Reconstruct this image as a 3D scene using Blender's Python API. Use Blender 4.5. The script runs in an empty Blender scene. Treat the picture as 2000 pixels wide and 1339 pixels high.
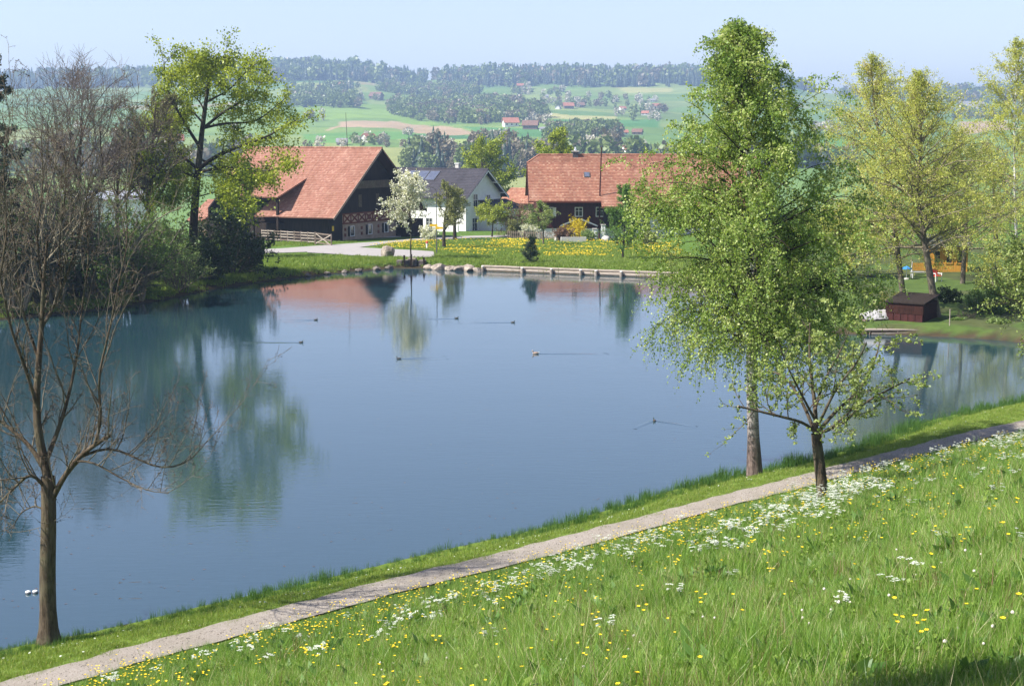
import bpy, math, random
import numpy as np

# ------------------------------------------------------------------ camera, sky, sun, exposure
SC = bpy.context.scene
COL = SC.collection
PITCH = math.atan((669.5 - 260) / 2900.0)
EYE = np.array([0.0, 0.0, 12.0])
cam_d = bpy.data.cameras.new('camera')
cam_d.sensor_width = 36.0
cam_d.lens = 2900 / 2000 * 36
cam_d.clip_start = 0.2
cam_d.clip_end = 20000
cam = bpy.data.objects.new('camera', cam_d)
cam.location = EYE
cam.rotation_euler = (math.pi / 2 - PITCH, 0, 0)
COL.objects.link(cam)
SC.camera = cam

SUN_EL, SUN_AZ = math.radians(47), math.radians(-108)      # azimuth clockwise from +Y
SUNDIR = np.array([math.sin(SUN_AZ) * math.cos(SUN_EL), math.cos(SUN_AZ) * math.cos(SUN_EL), math.sin(SUN_EL)])
world = bpy.data.worlds.new('World')
SC.world = world
world.use_nodes = True
wn = world.node_tree.nodes
wl = world.node_tree.links
for n in list(wn): wn.remove(n)
sky = wn.new('ShaderNodeTexSky')
sky.sky_type = 'NISHITA'
sky.sun_disc = False
sky.sun_elevation = SUN_EL
sky.sun_rotation = SUN_AZ
sky.altitude = 600
sky.air_density = 1.0
sky.dust_density = 0.4
sky.ozone_density = 3.0
bg = wn.new('ShaderNodeBackground')
bg.inputs['Strength'].default_value = 0.09
wo = wn.new('ShaderNodeOutputWorld')
tn = wn.new('ShaderNodeMix'); tn.data_type = 'RGBA'; tn.blend_type = 'MULTIPLY'; tn.inputs[0].default_value = 1.0
tn.inputs[7].default_value = (1.08, 0.965, 1.02, 1)      # white balance of the photograph: a lavender sky
hs = wn.new('ShaderNodeHueSaturation'); hs.inputs['Saturation'].default_value = 0.84
wl.new(sky.outputs[0], hs.inputs['Color']); wl.new(hs.outputs[0], tn.inputs[6])
wl.new(tn.outputs[2], bg.inputs[0])
wl.new(bg.outputs[0], wo.inputs[0])

sun_d = bpy.data.lights.new('sun', 'SUN')
sun_d.energy = 5.0
sun_d.angle = math.radians(0.55)
sun_d.color = (1.0, 0.955, 0.88)
sun = bpy.data.objects.new('sun', sun_d)
sun.rotation_euler = (math.pi / 2 - SUN_EL, 0, -SUN_AZ + math.pi)
sun.location = (-60, -20, 80)
COL.objects.link(sun)

SC.view_settings.view_transform = 'Standard'
SC.view_settings.look = 'None'
SC.view_settings.exposure = 1.08
SC.view_settings.gamma = 1.0
SC.view_settings.use_curve_mapping = False
SC.render.engine = 'CYCLES'
cy = SC.cycles
cy.use_denoising = True
cy.max_bounces = 8
cy.diffuse_bounces = 3
cy.glossy_bounces = 3
cy.transmission_bounces = 4
cy.transparent_max_bounces = 8
cy.volume_bounces = 0
cy.caustics_reflective = False
cy.caustics_refractive = False
cy.use_adaptive_sampling = True
cy.adaptive_threshold = 0.015

# ------------------------------------------------------------------ helpers: pixels of the photograph to world points
F = 2900.0
CP, SP = math.cos(PITCH), math.sin(PITCH)
def ray(px, py):
    dx = (px - 1000.0) / F
    du = -(py - 669.5) / F
    return np.array([dx, CP + du * SP, -SP + du * CP])
def at(px, py, Y):
    d = ray(px, py)
    return EYE + d * (Y / d[1])
def atz(px, py, z=0.0):
    d = ray(px, py)
    return EYE + d * ((z - EYE[2]) / d[2])
def sstep(a, b, x):
    t = np.clip((x - a) / (b - a), 0, 1)
    return t * t * (3 - 2 * t)
def unit(v):
    return v / np.maximum(np.linalg.norm(v, axis=-1, keepdims=True), 1e-9)

# ------------------------------------------------------------------ helpers: meshes and tags
def tag(o, label=None, cat=None, group=None, kind=None):
    if label: o['label'] = label
    if cat: o['category'] = cat
    if group: o['group'] = group
    if kind: o['kind'] = kind
    return o
def thing(name, label, cat, loc=(0, 0, 0), rotz=0.0, group=None):
    o = bpy.data.objects.new(name, None)
    o.empty_display_size = 0.3
    COL.objects.link(o)
    o.location = tuple(float(c) for c in loc)
    o.rotation_euler = (0, 0, rotz)
    return tag(o, label, cat, group)
def mesh_np(name, V, FA, mat, smooth=False, attrs=None):
    """V (n,3); FA array (m,k) or list of such arrays; one mesh"""
    if not isinstance(FA, list): FA = [FA]
    FA = [np.asarray(f, dtype=np.int32) for f in FA if len(f)]
    me = bpy.data.meshes.new(name)
    V = np.asarray(V, dtype=np.float32)
    me.vertices.add(len(V))
    me.vertices.foreach_set('co', V.ravel())
    nl = sum(f.size for f in FA)
    npoly = sum(len(f) for f in FA)
    me.loops.add(nl)
    me.polygons.add(npoly)
    me.loops.foreach_set('vertex_index', np.concatenate([f.ravel() for f in FA]))
    tot = np.concatenate([np.full(len(f), f.shape[1], np.int32) for f in FA])
    st = np.zeros(npoly, np.int32)
    st[1:] = np.cumsum(tot)[:-1]
    me.polygons.foreach_set('loop_start', st)
    me.polygons.foreach_set('loop_total', tot)
    if smooth: me.polygons.foreach_set('use_smooth', np.ones(npoly, bool))
    for k, a in (attrs or {}).items():
        a = np.asarray(a, np.float32)
        if a.ndim == 1:
            at_ = me.attributes.new(k, 'FLOAT', 'POINT'); at_.data.foreach_set('value', a)
        elif a.shape[1] == 4:
            at_ = me.attributes.new(k, 'FLOAT_COLOR', 'POINT'); at_.data.foreach_set('color', a.ravel())
        else:
            at_ = me.attributes.new(k, 'FLOAT_VECTOR', 'POINT'); at_.data.foreach_set('vector', a.ravel())
    if mat is not None: me.materials.append(mat)
    me.update(calc_edges=True)
    return me
def link(name, me, parent=None):
    o = bpy.data.objects.new(name, me)
    COL.objects.link(o)
    if parent is not None: o.parent = parent
    return o

class MB:
    """collects faces, then builds ONE mesh object"""
    def __init__(s): s.v = []; s.f = []; s.uv = {}
    def add(s, vs, fs):
        b = len(s.v); s.v += [tuple(map(float, p)) for p in vs]; s.f += [tuple(b + i for i in f) for f in fs]
        return s
    def box(s, x0, x1, y0, y1, z0, z1):
        return s.add([(x0,y0,z0),(x1,y0,z0),(x1,y1,z0),(x0,y1,z0),(x0,y0,z1),(x1,y0,z1),(x1,y1,z1),(x0,y1,z1)],
                     [(0,3,2,1),(4,5,6,7),(0,1,5,4),(1,2,6,5),(2,3,7,6),(3,0,4,7)])
    def beam(s, a, b, w, h, up=(0,0,1)):
        a = np.array(a, float); b = np.array(b, float); d = unit(b - a); u = np.array(up, float)
        if abs(d @ u) > .97: u = np.array([1., 0, 0])
        x = unit(np.cross(d, u)); z = np.cross(x, d)
        c = [(-1,-1),(1,-1),(1,1),(-1,1)]
        vs = [p + x * (i * w / 2) + z * (j * h / 2) for p in (a, b) for i, j in c]
        return s.add(vs, [(0,1,2,3),(7,6,5,4),(0,4,5,1),(1,5,6,2),(2,6,7,3),(3,7,4,0)])
    def prism(s, poly, off):
        """poly: 3-D points in order; off: extrusion vector"""
        n = len(poly); p = [np.array(q, float) for q in poly]; o = np.array(off, float)
        return s.add(p + [q + o for q in p], [tuple(range(n))[::-1], tuple(range(n, 2*n))] +
                     [(i, (i+1) % n, n + (i+1) % n, n + i) for i in range(n)])
    def tube(s, pts, rads, k=8, cap=True):
        V, Fq = tube_arrays(np.array([pts], float), np.array([rads], float), k)
        b = len(s.v); s.v += [tuple(p) for p in V]; s.f += [tuple(b + i for i in f) for f in Fq]
        if cap:
            n = len(pts); s.f.append(tuple(b + i for i in range(k))[::-1]); s.f.append(tuple(b + (n-1)*k + i for i in range(k)))
        return s
    def lathe(s, c, prof, k=12):
        c = np.array(c, float); vs = []; fs = []
        for r, z in prof:
            vs += [c + (r*math.cos(2*math.pi*i/k), r*math.sin(2*math.pi*i/k), z) for i in range(k)]
        for j in range(len(prof)-1):
            fs += [(j*k+i, j*k+(i+1) % k, (j+1)*k+(i+1) % k, (j+1)*k+i) for i in range(k)]
        fs += [tuple(range(k))[::-1], tuple((len(prof)-1)*k+i for i in range(k))]
        return s.add(vs, fs)
    def build(s, name, mat, parent=None, smooth=False, bevel=0):
        me = bpy.data.meshes.new(name)
        me.from_pydata(s.v, [], s.f)
        me.materials.append(mat)
        if smooth:
            me.polygons.foreach_set('use_smooth', np.ones(len(me.polygons), bool))
        me.update()
        o = link(name, me, parent)
        if bevel:
            m = o.modifiers.new('bevel', 'BEVEL'); m.width = bevel; m.segments = 2; m.limit_method = 'ANGLE'
        return o

def tube_arrays(P, R, k):
    """P (B,n,3), R (B,n): k-sided tubes, vectorised"""
    B, n, _ = P.shape
    T = np.empty_like(P)
    T[:, 1:-1] = P[:, 2:] - P[:, :-2] if n > 2 else 0
    T[:, 0] = P[:, 1] - P[:, 0]; T[:, -1] = P[:, -1] - P[:, -2]
    T = unit(T)
    ref = np.where(np.abs(T[:, :1, 2:3]) > 0.9, np.array([1., 0, 0]), np.array([0, 0, 1.]))
    ref = np.broadcast_to(ref, T.shape)
    A = unit(np.cross(T, ref)); Bv = np.cross(T, A)
    an = 2 * np.pi * np.arange(k) / k
    V = P[:, :, None, :] + R[:, :, None, None] * (np.cos(an)[None, None, :, None] * A[:, :, None, :] + np.sin(an)[None, None, :, None] * Bv[:, :, None, :])
    b = (np.arange(B) * n * k)[:, None, None]; j = (np.arange(n - 1) * k)[None, :, None]; i = np.arange(k)[None, None, :]; i2 = (i + 1) % k
    Fq = np.stack([b + j + i, b + j + i2, b + j + k + i2, b + j + k + i], -1).reshape(-1, 4)
    return V.reshape(-1, 3), Fq

# ------------------------------------------------------------------ helpers: materials
def new_mat(name):
    m = bpy.data.materials.new(name); m.use_nodes = True
    nt = m.node_tree
    for n in list(nt.nodes): nt.nodes.remove(n)
    out = nt.nodes.new('ShaderNodeOutputMaterial')
    return m, nt, out
def N(nt, typ, **kw):
    n = nt.nodes.new(typ)
    for k, v in kw.items():
        if k in n.inputs.keys() if hasattr(n.inputs, 'keys') else False: n.inputs[k].default_value = v
        else: setattr(n, k, v)
    return n
def ramp(nt, fac, stops, interp='LINEAR'):
    r = nt.nodes.new('ShaderNodeValToRGB'); r.color_ramp.interpolation = interp
    e = r.color_ramp.elements
    while len(e) < len(stops): e.new(0.5)
    for el, (p, c) in zip(e, stops):
        el.position = p; el.color = (*c, 1) if len(c) == 3 else c
    nt.links.new(fac, r.inputs[0])
    return r.outputs[0]
def noise(nt, vec, scale, detail=4, rough=0.6, dist=0.0):
    n = nt.nodes.new('ShaderNodeTexNoise')
    n.inputs['Scale'].default_value = scale; n.inputs['Detail'].default_value = detail
    n.inputs['Roughness'].default_value = rough; n.inputs['Distortion'].default_value = dist
    if vec is not None: nt.links.new(vec, n.inputs['Vector'])
    return n.outputs['Fac']
def mapping(nt, src, scale=(1, 1, 1), rot=(0, 0, 0)):
    m = nt.nodes.new('ShaderNodeMapping'); m.inputs['Scale'].default_value = scale; m.inputs['Rotation'].default_value = rot
    nt.links.new(src, m.inputs['Vector']); return m.outputs[0]
def mixc(nt, fac, a, b, mode='MIX'):
    m = nt.nodes.new('ShaderNodeMix'); m.data_type = 'RGBA'; m.blend_type = mode
    for sock, val in ((m.inputs[0], fac), (m.inputs[6], a), (m.inputs[7], b)):
        if hasattr(val, 'is_output') or isinstance(val, bpy.types.NodeSocket): nt.links.new(val, sock)
        elif isinstance(val, (int, float)): sock.default_value = val
        else: sock.default_value = (*val, 1)
    return m.outputs[2]
def bump(nt, h, strength=0.4, dist=0.02):
    b = nt.nodes.new('ShaderNodeBump'); b.inputs['Strength'].default_value = strength; b.inputs['Distance'].default_value = dist
    nt.links.new(h, b.inputs['Height']); return b.outputs[0]
def principled(nt, out, col, rough=0.8, spec=0.3, normal=None, metal=0.0):
    p = nt.nodes.new('ShaderNodeBsdfPrincipled')
    if isinstance(col, bpy.types.NodeSocket): nt.links.new(col, p.inputs['Base Color'])
    else: p.inputs['Base Color'].default_value = (*col, 1)
    p.inputs['Roughness'].default_value = rough; p.inputs['Specular IOR Level'].default_value = spec
    p.inputs['Metallic'].default_value = metal
    if normal is not None: nt.links.new(normal, p.inputs['Normal'])
    nt.links.new(p.outputs[0], out.inputs[0])
    return p
def coord(nt, which='Object'):
    return nt.nodes.new('ShaderNodeTexCoord').outputs[which]
def m_plain(name, c1, c2, scale=3.0, rough=0.85, spec=0.25, bs=0.3, bd=0.02, stretch=(1, 1, 1), metal=0.0):
    m, nt, out = new_mat(name)
    v = mapping(nt, coord(nt), stretch)
    f = noise(nt, v, scale, 5, 0.65)
    c = ramp(nt, f, [(0.3, c1), (0.7, c2)])
    principled(nt, out, c, rough, spec, bump(nt, f, bs, bd), metal)
    return m
def m_leaf(name, c1, c2, c3=None, trans=0.4, rough=0.45):
    m, nt, out = new_mat(name)
    a = nt.nodes.new('ShaderNodeAttribute'); a.attribute_name = 'tint'
    st = [(0.0, c1), (1.0, c2)] if c3 is None else [(0.0, c1), (0.8, c2), (1.0, c3)]
    c = ramp(nt, a.outputs['Fac'], st)
    p = nt.nodes.new('ShaderNodeBsdfPrincipled')
    nt.links.new(c, p.inputs['Base Color']); p.inputs['Roughness'].default_value = rough; p.inputs['Specular IOR Level'].default_value = 0.35
    t = nt.nodes.new('ShaderNodeBsdfTranslucent')
    ct = mixc(nt, 1.0, c, (1.0, 1.0, 0.45), 'MULTIPLY')
    nt.links.new(ct, t.inputs[0])
    mx = nt.nodes.new('ShaderNodeMixShader'); mx.inputs[0].default_value = trans
    nt.links.new(p.outputs[0], mx.inputs[1]); nt.links.new(t.outputs[0], mx.inputs[2]); nt.links.new(mx.outputs[0], out.inputs[0])
    return m
def m_bark(name, c1, c2, scale=6.0):
    m, nt, out = new_mat(name)
    v = mapping(nt, coord(nt), (1, 1, 0.22))
    f = noise(nt, v, scale*2.2, 7, 0.75, 0.6)
    g = noise(nt, coord(nt), 1.7, 4, 0.6)
    c = mixc(nt, ramp(nt, g, [(0.45, (0, 0, 0)), (0.7, (0.45, 0.45, 0.45))]), ramp(nt, f, [(0.36, c1), (0.62, c2)]), (0.16, 0.17, 0.10))
    principled(nt, out, c, 0.95, 0.1, bump(nt, f, 1.0, 0.06))
    return m
def m_tiles(name, cols, tw=0.2, th=0.34, stain=(0.16, 0.05, 0.035)):
    """clay roof: attribute 'uvw' holds metres along and up the slope; each tile its own shade"""
    m, nt, out = new_mat(name)
    a = nt.nodes.new('ShaderNodeAttribute'); a.attribute_name = 'uvw'
    mp = mapping(nt, a.outputs['Vector'], (1/tw, 1/th, 1))
    fl = nt.nodes.new('ShaderNodeVectorMath'); fl.operation = 'FLOOR'; nt.links.new(mp, fl.inputs[0])
    w = nt.nodes.new('ShaderNodeTexWhiteNoise'); nt.links.new(fl.outputs[0], w.inputs['Vector'])
    c = ramp(nt, w.outputs['Value'], [(i/(len(cols)-1), k) for i, k in enumerate(cols)])
    big = noise(nt, mapping(nt, a.outputs['Vector'], (0.5, 0.16, 1)), 1.0, 5, 0.65)
    c = mixc(nt, ramp(nt, big, [(0.42, (0, 0, 0)), (0.75, (0.75, 0.75, 0.75))]), c, stain)
    pal = noise(nt, mapping(nt, a.outputs['Vector'], (0.35, 0.12, 1)), 1.3, 4, 0.6)
    c = mixc(nt, ramp(nt, pal, [(0.55, (0, 0, 0)), (0.8, (0.5, 0.5, 0.5))]), c, (0.50, 0.31, 0.23))
    fr = nt.nodes.new('ShaderNodeVectorMath'); fr.operation = 'FRACTION'; nt.links.new(mp, fr.inputs[0])
    sx = nt.nodes.new('ShaderNodeSeparateXYZ'); nt.links.new(fr.outputs[0], sx.inputs[0])
    principled(nt, out, c, 0.85, 0.2, bump(nt, noise(nt, mp, 2.0), 0.3, 0.01))
    return m

MAT = {}
def mats():
    M = MAT
    M['bark'] = m_bark('bark_brown', (0.045, 0.032, 0.022), (0.15, 0.115, 0.08))
    M['bark_grey'] = m_bark('bark_grey', (0.07, 0.055, 0.042), (0.2, 0.165, 0.125))
    M['bark_dark'] = m_bark('bark_dark', (0.02, 0.016, 0.012), (0.07, 0.055, 0.04))
    M['bark_pale'] = m_bark('bark_pale', (0.13, 0.105, 0.065), (0.33, 0.28, 0.19))
    M['twig'] = m_plain('twig', (0.08, 0.068, 0.05), (0.20, 0.172, 0.128), 5, 0.9, 0.1)
    M['twig_grey'] = m_plain('twig_grey', (0.09, 0.07, 0.058), (0.20, 0.165, 0.135), 5, 0.9, 0.1)
    M['bud'] = m_plain('bud', (0.06, 0.035, 0.028), (0.12, 0.075, 0.05), 9, 0.8, 0.2)
    m, nt, out = new_mat('birch_bark')
    v = coord(nt)
    s = nt.nodes.new('ShaderNodeSeparateXYZ'); nt.links.new(v, s.inputs[0])
    n1 = noise(nt, mapping(nt, v, (3, 3, 8)), 1.2, 6, 0.7)
    white = ramp(nt, n1, [(0.42, (0.06, 0.05, 0.045)), (0.52, (0.55, 0.52, 0.47)), (0.8, (0.68, 0.65, 0.6))])
    n2 = noise(nt, mapping(nt, v, (14, 14, 3)), 1.0, 6, 0.7)
    rough_ = ramp(nt, n2, [(0.35, (0.05, 0.035, 0.03)), (0.6, (0.19, 0.14, 0.12)), (0.78, (0.42, 0.37, 0.33))])
    mr = nt.nodes.new('ShaderNodeMapRange'); mr.inputs['From Min'].default_value = 0.9; mr.inputs['From Max'].default_value = 3.6
    nt.links.new(s.outputs[2], mr.inputs[0])
    principled(nt, out, mixc(nt, mr.outputs[0], rough_, white), 0.8, 0.2, bump(nt, n2, 0.8, 0.03))
    M['birch_bark'] = m
    M['l_birch'] = m_leaf('leaf_birch', (0.16, 0.265, 0.045), (0.37, 0.47, 0.115), (0.58, 0.62, 0.26), 0.45)
    M['l_oak'] = m_leaf('leaf_oak', (0.19, 0.26, 0.018), (0.44, 0.49, 0.05))
    M['l_gold'] = m_leaf('leaf_gold', (0.32, 0.36, 0.06), (0.58, 0.60, 0.14), (0.66, 0.58, 0.2), 0.45)
    M['l_apple'] = m_leaf('leaf_apple', (0.16, 0.24, 0.05), (0.40, 0.46, 0.15))
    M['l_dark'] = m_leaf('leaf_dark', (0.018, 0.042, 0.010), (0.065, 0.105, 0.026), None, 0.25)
    M['l_mid'] = m_leaf('leaf_mid', (0.07, 0.135, 0.025), (0.19, 0.28, 0.06))
    M['l_willow'] = m_leaf('leaf_willow', (0.15, 0.23, 0.065), (0.34, 0.43, 0.16))
    M['l_larch'] = m_leaf('leaf_larch', (0.10, 0.21, 0.035), (0.20, 0.34, 0.07))
    M['l_lime'] = m_leaf('leaf_lime', (0.26, 0.34, 0.04), (0.46, 0.50, 0.09))
    M['l_olive'] = m_leaf('leaf_olive', (0.17, 0.19, 0.065), (0.36, 0.37, 0.15))
    M['l_brown'] = m_leaf('leaf_brown', (0.16, 0.085, 0.06), (0.30, 0.18, 0.12))
    M['l_blossom'] = m_leaf('blossom', (0.55, 0.56, 0.42), (0.85, 0.84, 0.74), None, 0.3)
    M['l_yellow'] = m_leaf('forsythia', (0.55, 0.42, 0.01), (0.82, 0.66, 0.02), None, 0.3)
    M['l_conifer'] = m_leaf('needles', (0.014, 0.032, 0.014), (0.045, 0.075, 0.028), None, 0.15)
    M['grass'] = m_leaf('grass_blade', (0.075, 0.18, 0.02), (0.28, 0.43, 0.08), (0.56, 0.50, 0.29), 0.4, 0.4)
    M['reed'] = m_leaf('shore_grass', (0.045, 0.12, 0.025), (0.13, 0.24, 0.05), None, 0.35, 0.45)
    M['lawn'] = m_leaf('lawn_blade', (0.13, 0.21, 0.03), (0.30, 0.39, 0.07), (0.40, 0.38, 0.14), 0.35, 0.5)
    M['petal_white'] = m_plain('petal_white', (0.42, 0.46, 0.34), (0.62, 0.64, 0.55), 30, 0.7, 0.2)
    M['petal_yellow'] = m_plain('petal_yellow', (0.72, 0.47, 0.01), (0.86, 0.66, 0.015), 30, 0.5, 0.4)
    M['petal_clover'] = m_plain('petal_clover', (0.52, 0.42, 0.36), (0.72, 0.67, 0.60), 40, 0.7, 0.2)
    M['stem'] = m_plain('flower_stem', (0.10, 0.18, 0.03), (0.17, 0.26, 0.05), 10, 0.7, 0.2)
    M['path'] = m_plain('gravel_path', (0.25, 0.215, 0.185), (0.34, 0.295, 0.26), 30, 0.95, 0.1, 0.5, 0.015)
    m, nt, out = new_mat('gravel_path')
    v = coord(nt)
    f = noise(nt, v, 34, 5, 0.75); f2 = noise(nt, mapping(nt, v, (1, 1, 1), (0, 0, 0)), 0.9, 4, 0.6)
    c = ramp(nt, f, [(0.32, (0.21, 0.18, 0.15)), (0.5, (0.32, 0.28, 0.24)), (0.72, (0.44, 0.395, 0.345))])
    c = mixc(nt, ramp(nt, f2, [(0.4, (0, 0, 0)), (0.68, (0.55, 0.55, 0.55))]), c, (0.22, 0.195, 0.15))
    principled(nt, out, c, 0.95, 0.1, bump(nt, f, 0.8, 0.03)); M['path'] = m
    M['road'] = m_plain('road_asphalt', (0.28, 0.26, 0.245), (0.35, 0.325, 0.31), 1.2, 0.92, 0.15, 0.2, 0.01)
    M['rock'] = m_plain('rock', (0.14, 0.115, 0.095), (0.40, 0.34, 0.28), 2.2, 0.92, 0.15, 0.8, 0.08)
    M['rock_dark'] = m_plain('rock_dark', (0.07, 0.06, 0.052), (0.22, 0.19, 0.165), 2.6, 0.92, 0.15, 0.8, 0.08)
    M['wood_dark'] = m_plain('dark_boards', (0.012, 0.009, 0.008), (0.042, 0.030, 0.024), 2.0, 0.85, 0.15, 0.4, 0.02, (5, 5, 0.4))
    M['wood_red'] = m_plain('red_brown_boards', (0.035, 0.011, 0.010), (0.075, 0.022, 0.019), 2.0, 0.8, 0.2, 0.4, 0.02, (4, 4, 0.5))
    M['wood_grey'] = m_plain('weathered_wood', (0.20, 0.165, 0.135), (0.42, 0.36, 0.30), 3.0, 0.9, 0.15, 0.5, 0.02, (0.6, 5, 5))
    M['wood_fence'] = m_plain('fence_wood', (0.10, 0.075, 0.06), (0.24, 0.19, 0.15), 3.0, 0.9, 0.15, 0.5, 0.02)
    M['wood_orange'] = m_plain('orange_boards', (0.42, 0.20, 0.03), (0.58, 0.30, 0.05), 3.0, 0.7, 0.25, 0.3, 0.02, (5, 5, 0.5))
    M['wood_shed'] = m_plain('old_red_boards', (0.018, 0.008, 0.006), (0.055, 0.02, 0.014), 3.0, 0.85, 0.15, 0.5, 0.02, (4, 4, 0.6))
    M['timber'] = m_plain('frame_timber', (0.12, 0.035, 0.022), (0.20, 0.065, 0.04), 4.0, 0.85, 0.15)
    M['plaster_pink'] = m_plain('cream_infill', (0.40, 0.27, 0.19), (0.54, 0.38, 0.27), 2.5, 0.9, 0.15)
    M['stone_wall'] = m_plain('rubble_plaster', (0.28, 0.20, 0.15), (0.44, 0.34, 0.26), 1.6, 0.92, 0.15, 0.5, 0.04)
    M['plaster_white'] = m_plain('white_render', (0.72, 0.71, 0.68), (0.82, 0.81, 0.78), 1.5, 0.85, 0.2, 0.1, 0.01)
    M['white_paint'] = m_plain('white_paint', (0.70, 0.69, 0.66), (0.82, 0.81, 0.79), 4, 0.6, 0.3)
    M['concrete'] = m_plain('concrete', (0.42, 0.40, 0.37), (0.58, 0.55, 0.51), 2.0, 0.9, 0.15)
    M['glass'] = m_plain('window_glass', (0.02, 0.025, 0.03), (0.04, 0.045, 0.05), 1, 0.08, 0.6, 0.0)
    M['metal_dark'] = m_plain('dark_metal', (0.05, 0.05, 0.055), (0.09, 0.09, 0.095), 8, 0.5, 0.5, 0.1, 0.005)
    M['metal_pale'] = m_plain('pale_metal', (0.5, 0.51, 0.52), (0.66, 0.67, 0.68), 8, 0.35, 0.5, 0.1, 0.005, (1, 1, 1), 0.6)
    M['yellow_sign'] = m_plain('yellow_enamel', (0.80, 0.48, 0.01), (0.86, 0.54, 0.015), 6, 0.5, 0.4)
    M['red_paint'] = m_plain('red_paint', (0.55, 0.06, 0.04), (0.66, 0.09, 0.06), 6, 0.5, 0.4)
    M['blue_cloth'] = m_plain('blue_cloth', (0.02, 0.18, 0.55), (0.04, 0.26, 0.68), 6, 0.7, 0.2)
    M['solar'] = m_plain('solar_glass', (0.07, 0.08, 0.12), (0.11, 0.125, 0.17), 1, 0.18, 0.6, 0.0)
    M['t_red'] = m_tiles('clay_tiles', [(0.23, 0.105, 0.075), (0.32, 0.155, 0.112), (0.27, 0.125, 0.09), (0.38, 0.215, 0.16)], 0.22, 0.34, (0.19, 0.085, 0.055))
    M['t_red2'] = m_tiles('clay_tiles_old', [(0.28, 0.115, 0.075), (0.38, 0.18, 0.115), (0.32, 0.14, 0.09), (0.46, 0.265, 0.175)], 0.24, 0.36, (0.20, 0.085, 0.058))
    M['t_slate'] = m_tiles('dark_tiles', [(0.040, 0.038, 0.048), (0.062, 0.058, 0.07), (0.05, 0.047, 0.058)], 0.25, 0.36, (0.03, 0.028, 0.035))
    for k in ('t_slate',):
        for n in M[k].node_tree.nodes:
            if n.type == 'MIX' and abs(n.inputs[7].default_value[0] - 0.5) < 0.01: n.inputs[7].default_value = (0.09, 0.085, 0.10, 1)
    M['feather'] = m_plain('feather_dark', (0.035, 0.028, 0.022), (0.10, 0.08, 0.06), 20, 0.7, 0.2)
    M['feather_brown'] = m_plain('feather_brown', (0.22, 0.13, 0.08), (0.48, 0.40, 0.34), 14, 0.7, 0.2)
    M['feather_green'] = m_plain('feather_green', (0.01, 0.035, 0.02), (0.02, 0.06, 0.035), 14, 0.4, 0.4)
    M['bill'] = m_plain('bill', (0.45, 0.30, 0.04), (0.55, 0.38, 0.06), 10, 0.6, 0.3)
    M['fleck'] = m_plain('leaf_litter', (0.09, 0.05, 0.04), (0.20, 0.12, 0.09), 20, 0.8, 0.2)
    # water: murky pond, mirror-like surface with fine ripples
    m, nt, out = new_mat('pond_water')
    v = coord(nt)
    a = noise(nt, mapping(nt, v, (0.9, 2.6, 1)), 1.6, 3, 0.55)
    b = noise(nt, mapping(nt, v, (0.12, 0.3, 1)), 1.0, 3, 0.5)
    pt = ramp(nt, noise(nt, mapping(nt, v, (0.03, 0.05, 1)), 1.0, 3, 0.5), [(0.35, (0.25, 0.25, 0.25)), (0.65, (1, 1, 1))])
    mul = nt.nodes.new('ShaderNodeMath'); mul.operation = 'MULTIPLY'; nt.links.new(a, mul.inputs[0]); nt.links.new(pt, mul.inputs[1])
    ad = nt.nodes.new('ShaderNodeMath'); ad.operation = 'MULTIPLY_ADD'; nt.links.new(b, ad.inputs[0]); ad.inputs[1].default_value = 0.9; nt.links.new(mul.outputs[0], ad.inputs[2])
    p = principled(nt, out, (0.018, 0.047, 0.060), 0.03, 0.5, bump(nt, ad.outputs[0], 0.13, 0.05))
    p.inputs['IOR'].default_value = 2.0
    M['water'] = m
    # ground: vertex colour 'Col' is the surface's own colour (field, lawn, soil), broken up by noise
    m, nt, out = new_mat('ground_cover')
    a = nt.nodes.new('ShaderNodeAttribute'); a.attribute_name = 'Col'
    v = coord(nt)
    f = noise(nt, v, 0.9, 8, 0.7)
    f2 = noise(nt, v, 0.012, 5, 0.6)
    c = mixc(nt, 1.0, a.outputs['Color'], ramp(nt, f, [(0.3, (0.62, 0.66, 0.6)), (0.7, (1.3, 1.25, 1.15))]), 'MULTIPLY')
    c = mixc(nt, 1.0, c, ramp(nt, f2, [(0.35, (0.82, 0.86, 0.8)), (0.65, (1.15, 1.12, 1.1))]), 'MULTIPLY')
    principled(nt, out, c, 0.95, 0.1, bump(nt, f, 0.6, 0.06))
    M['ground'] = m
mats()

# ------------------------------------------------------------------ the lie of the land
RNG = np.random.default_rng(7)
SHORE_NEAR = [(-60, 1300), (0, 1276), (80, 1262), (170, 1244), (320, 1210), (430, 1182), (540, 1160), (620, 1141), (780, 1101), (950, 1061), (1000, 1052),
              (1150, 1014), (1300, 966), (1425, 934), (1520, 916), (1613, 898), (1712, 864), (1810, 828), (1909, 803), (2000, 789), (2150, 765)]
SHORE_FAR = [(2300, 700), (2150, 684), (2000, 668), (1900, 660), (1800, 655), (1700, 652), (1600, 651), (1572, 644), (1545, 622), (1515, 590), (1470, 564),
             (1400, 550), (1265, 541), (1100, 535), (940, 529), (850, 524), (781, 523), (717, 528), (628, 536), (514, 549), (400, 567),
             (340, 580), (270, 594), (200, 604), (100, 614), (0, 624), (-150, 640)]
_pond = [atz(x, y, 0.0)[:2] for x, y in SHORE_NEAR + SHORE_FAR] + [np.array([-52., 70.]), np.array([-50., 50.]), np.array([-30., 36.])]
def chaikin(P, k):
    P = np.array(P)
    for _ in range(k):
        Q = np.roll(P, -1, 0); P = np.stack([0.75*P + 0.25*Q, 0.25*P + 0.75*Q], 1).reshape(-1, 2)
    return P
POND = chaikin(_pond, 1)
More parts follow.
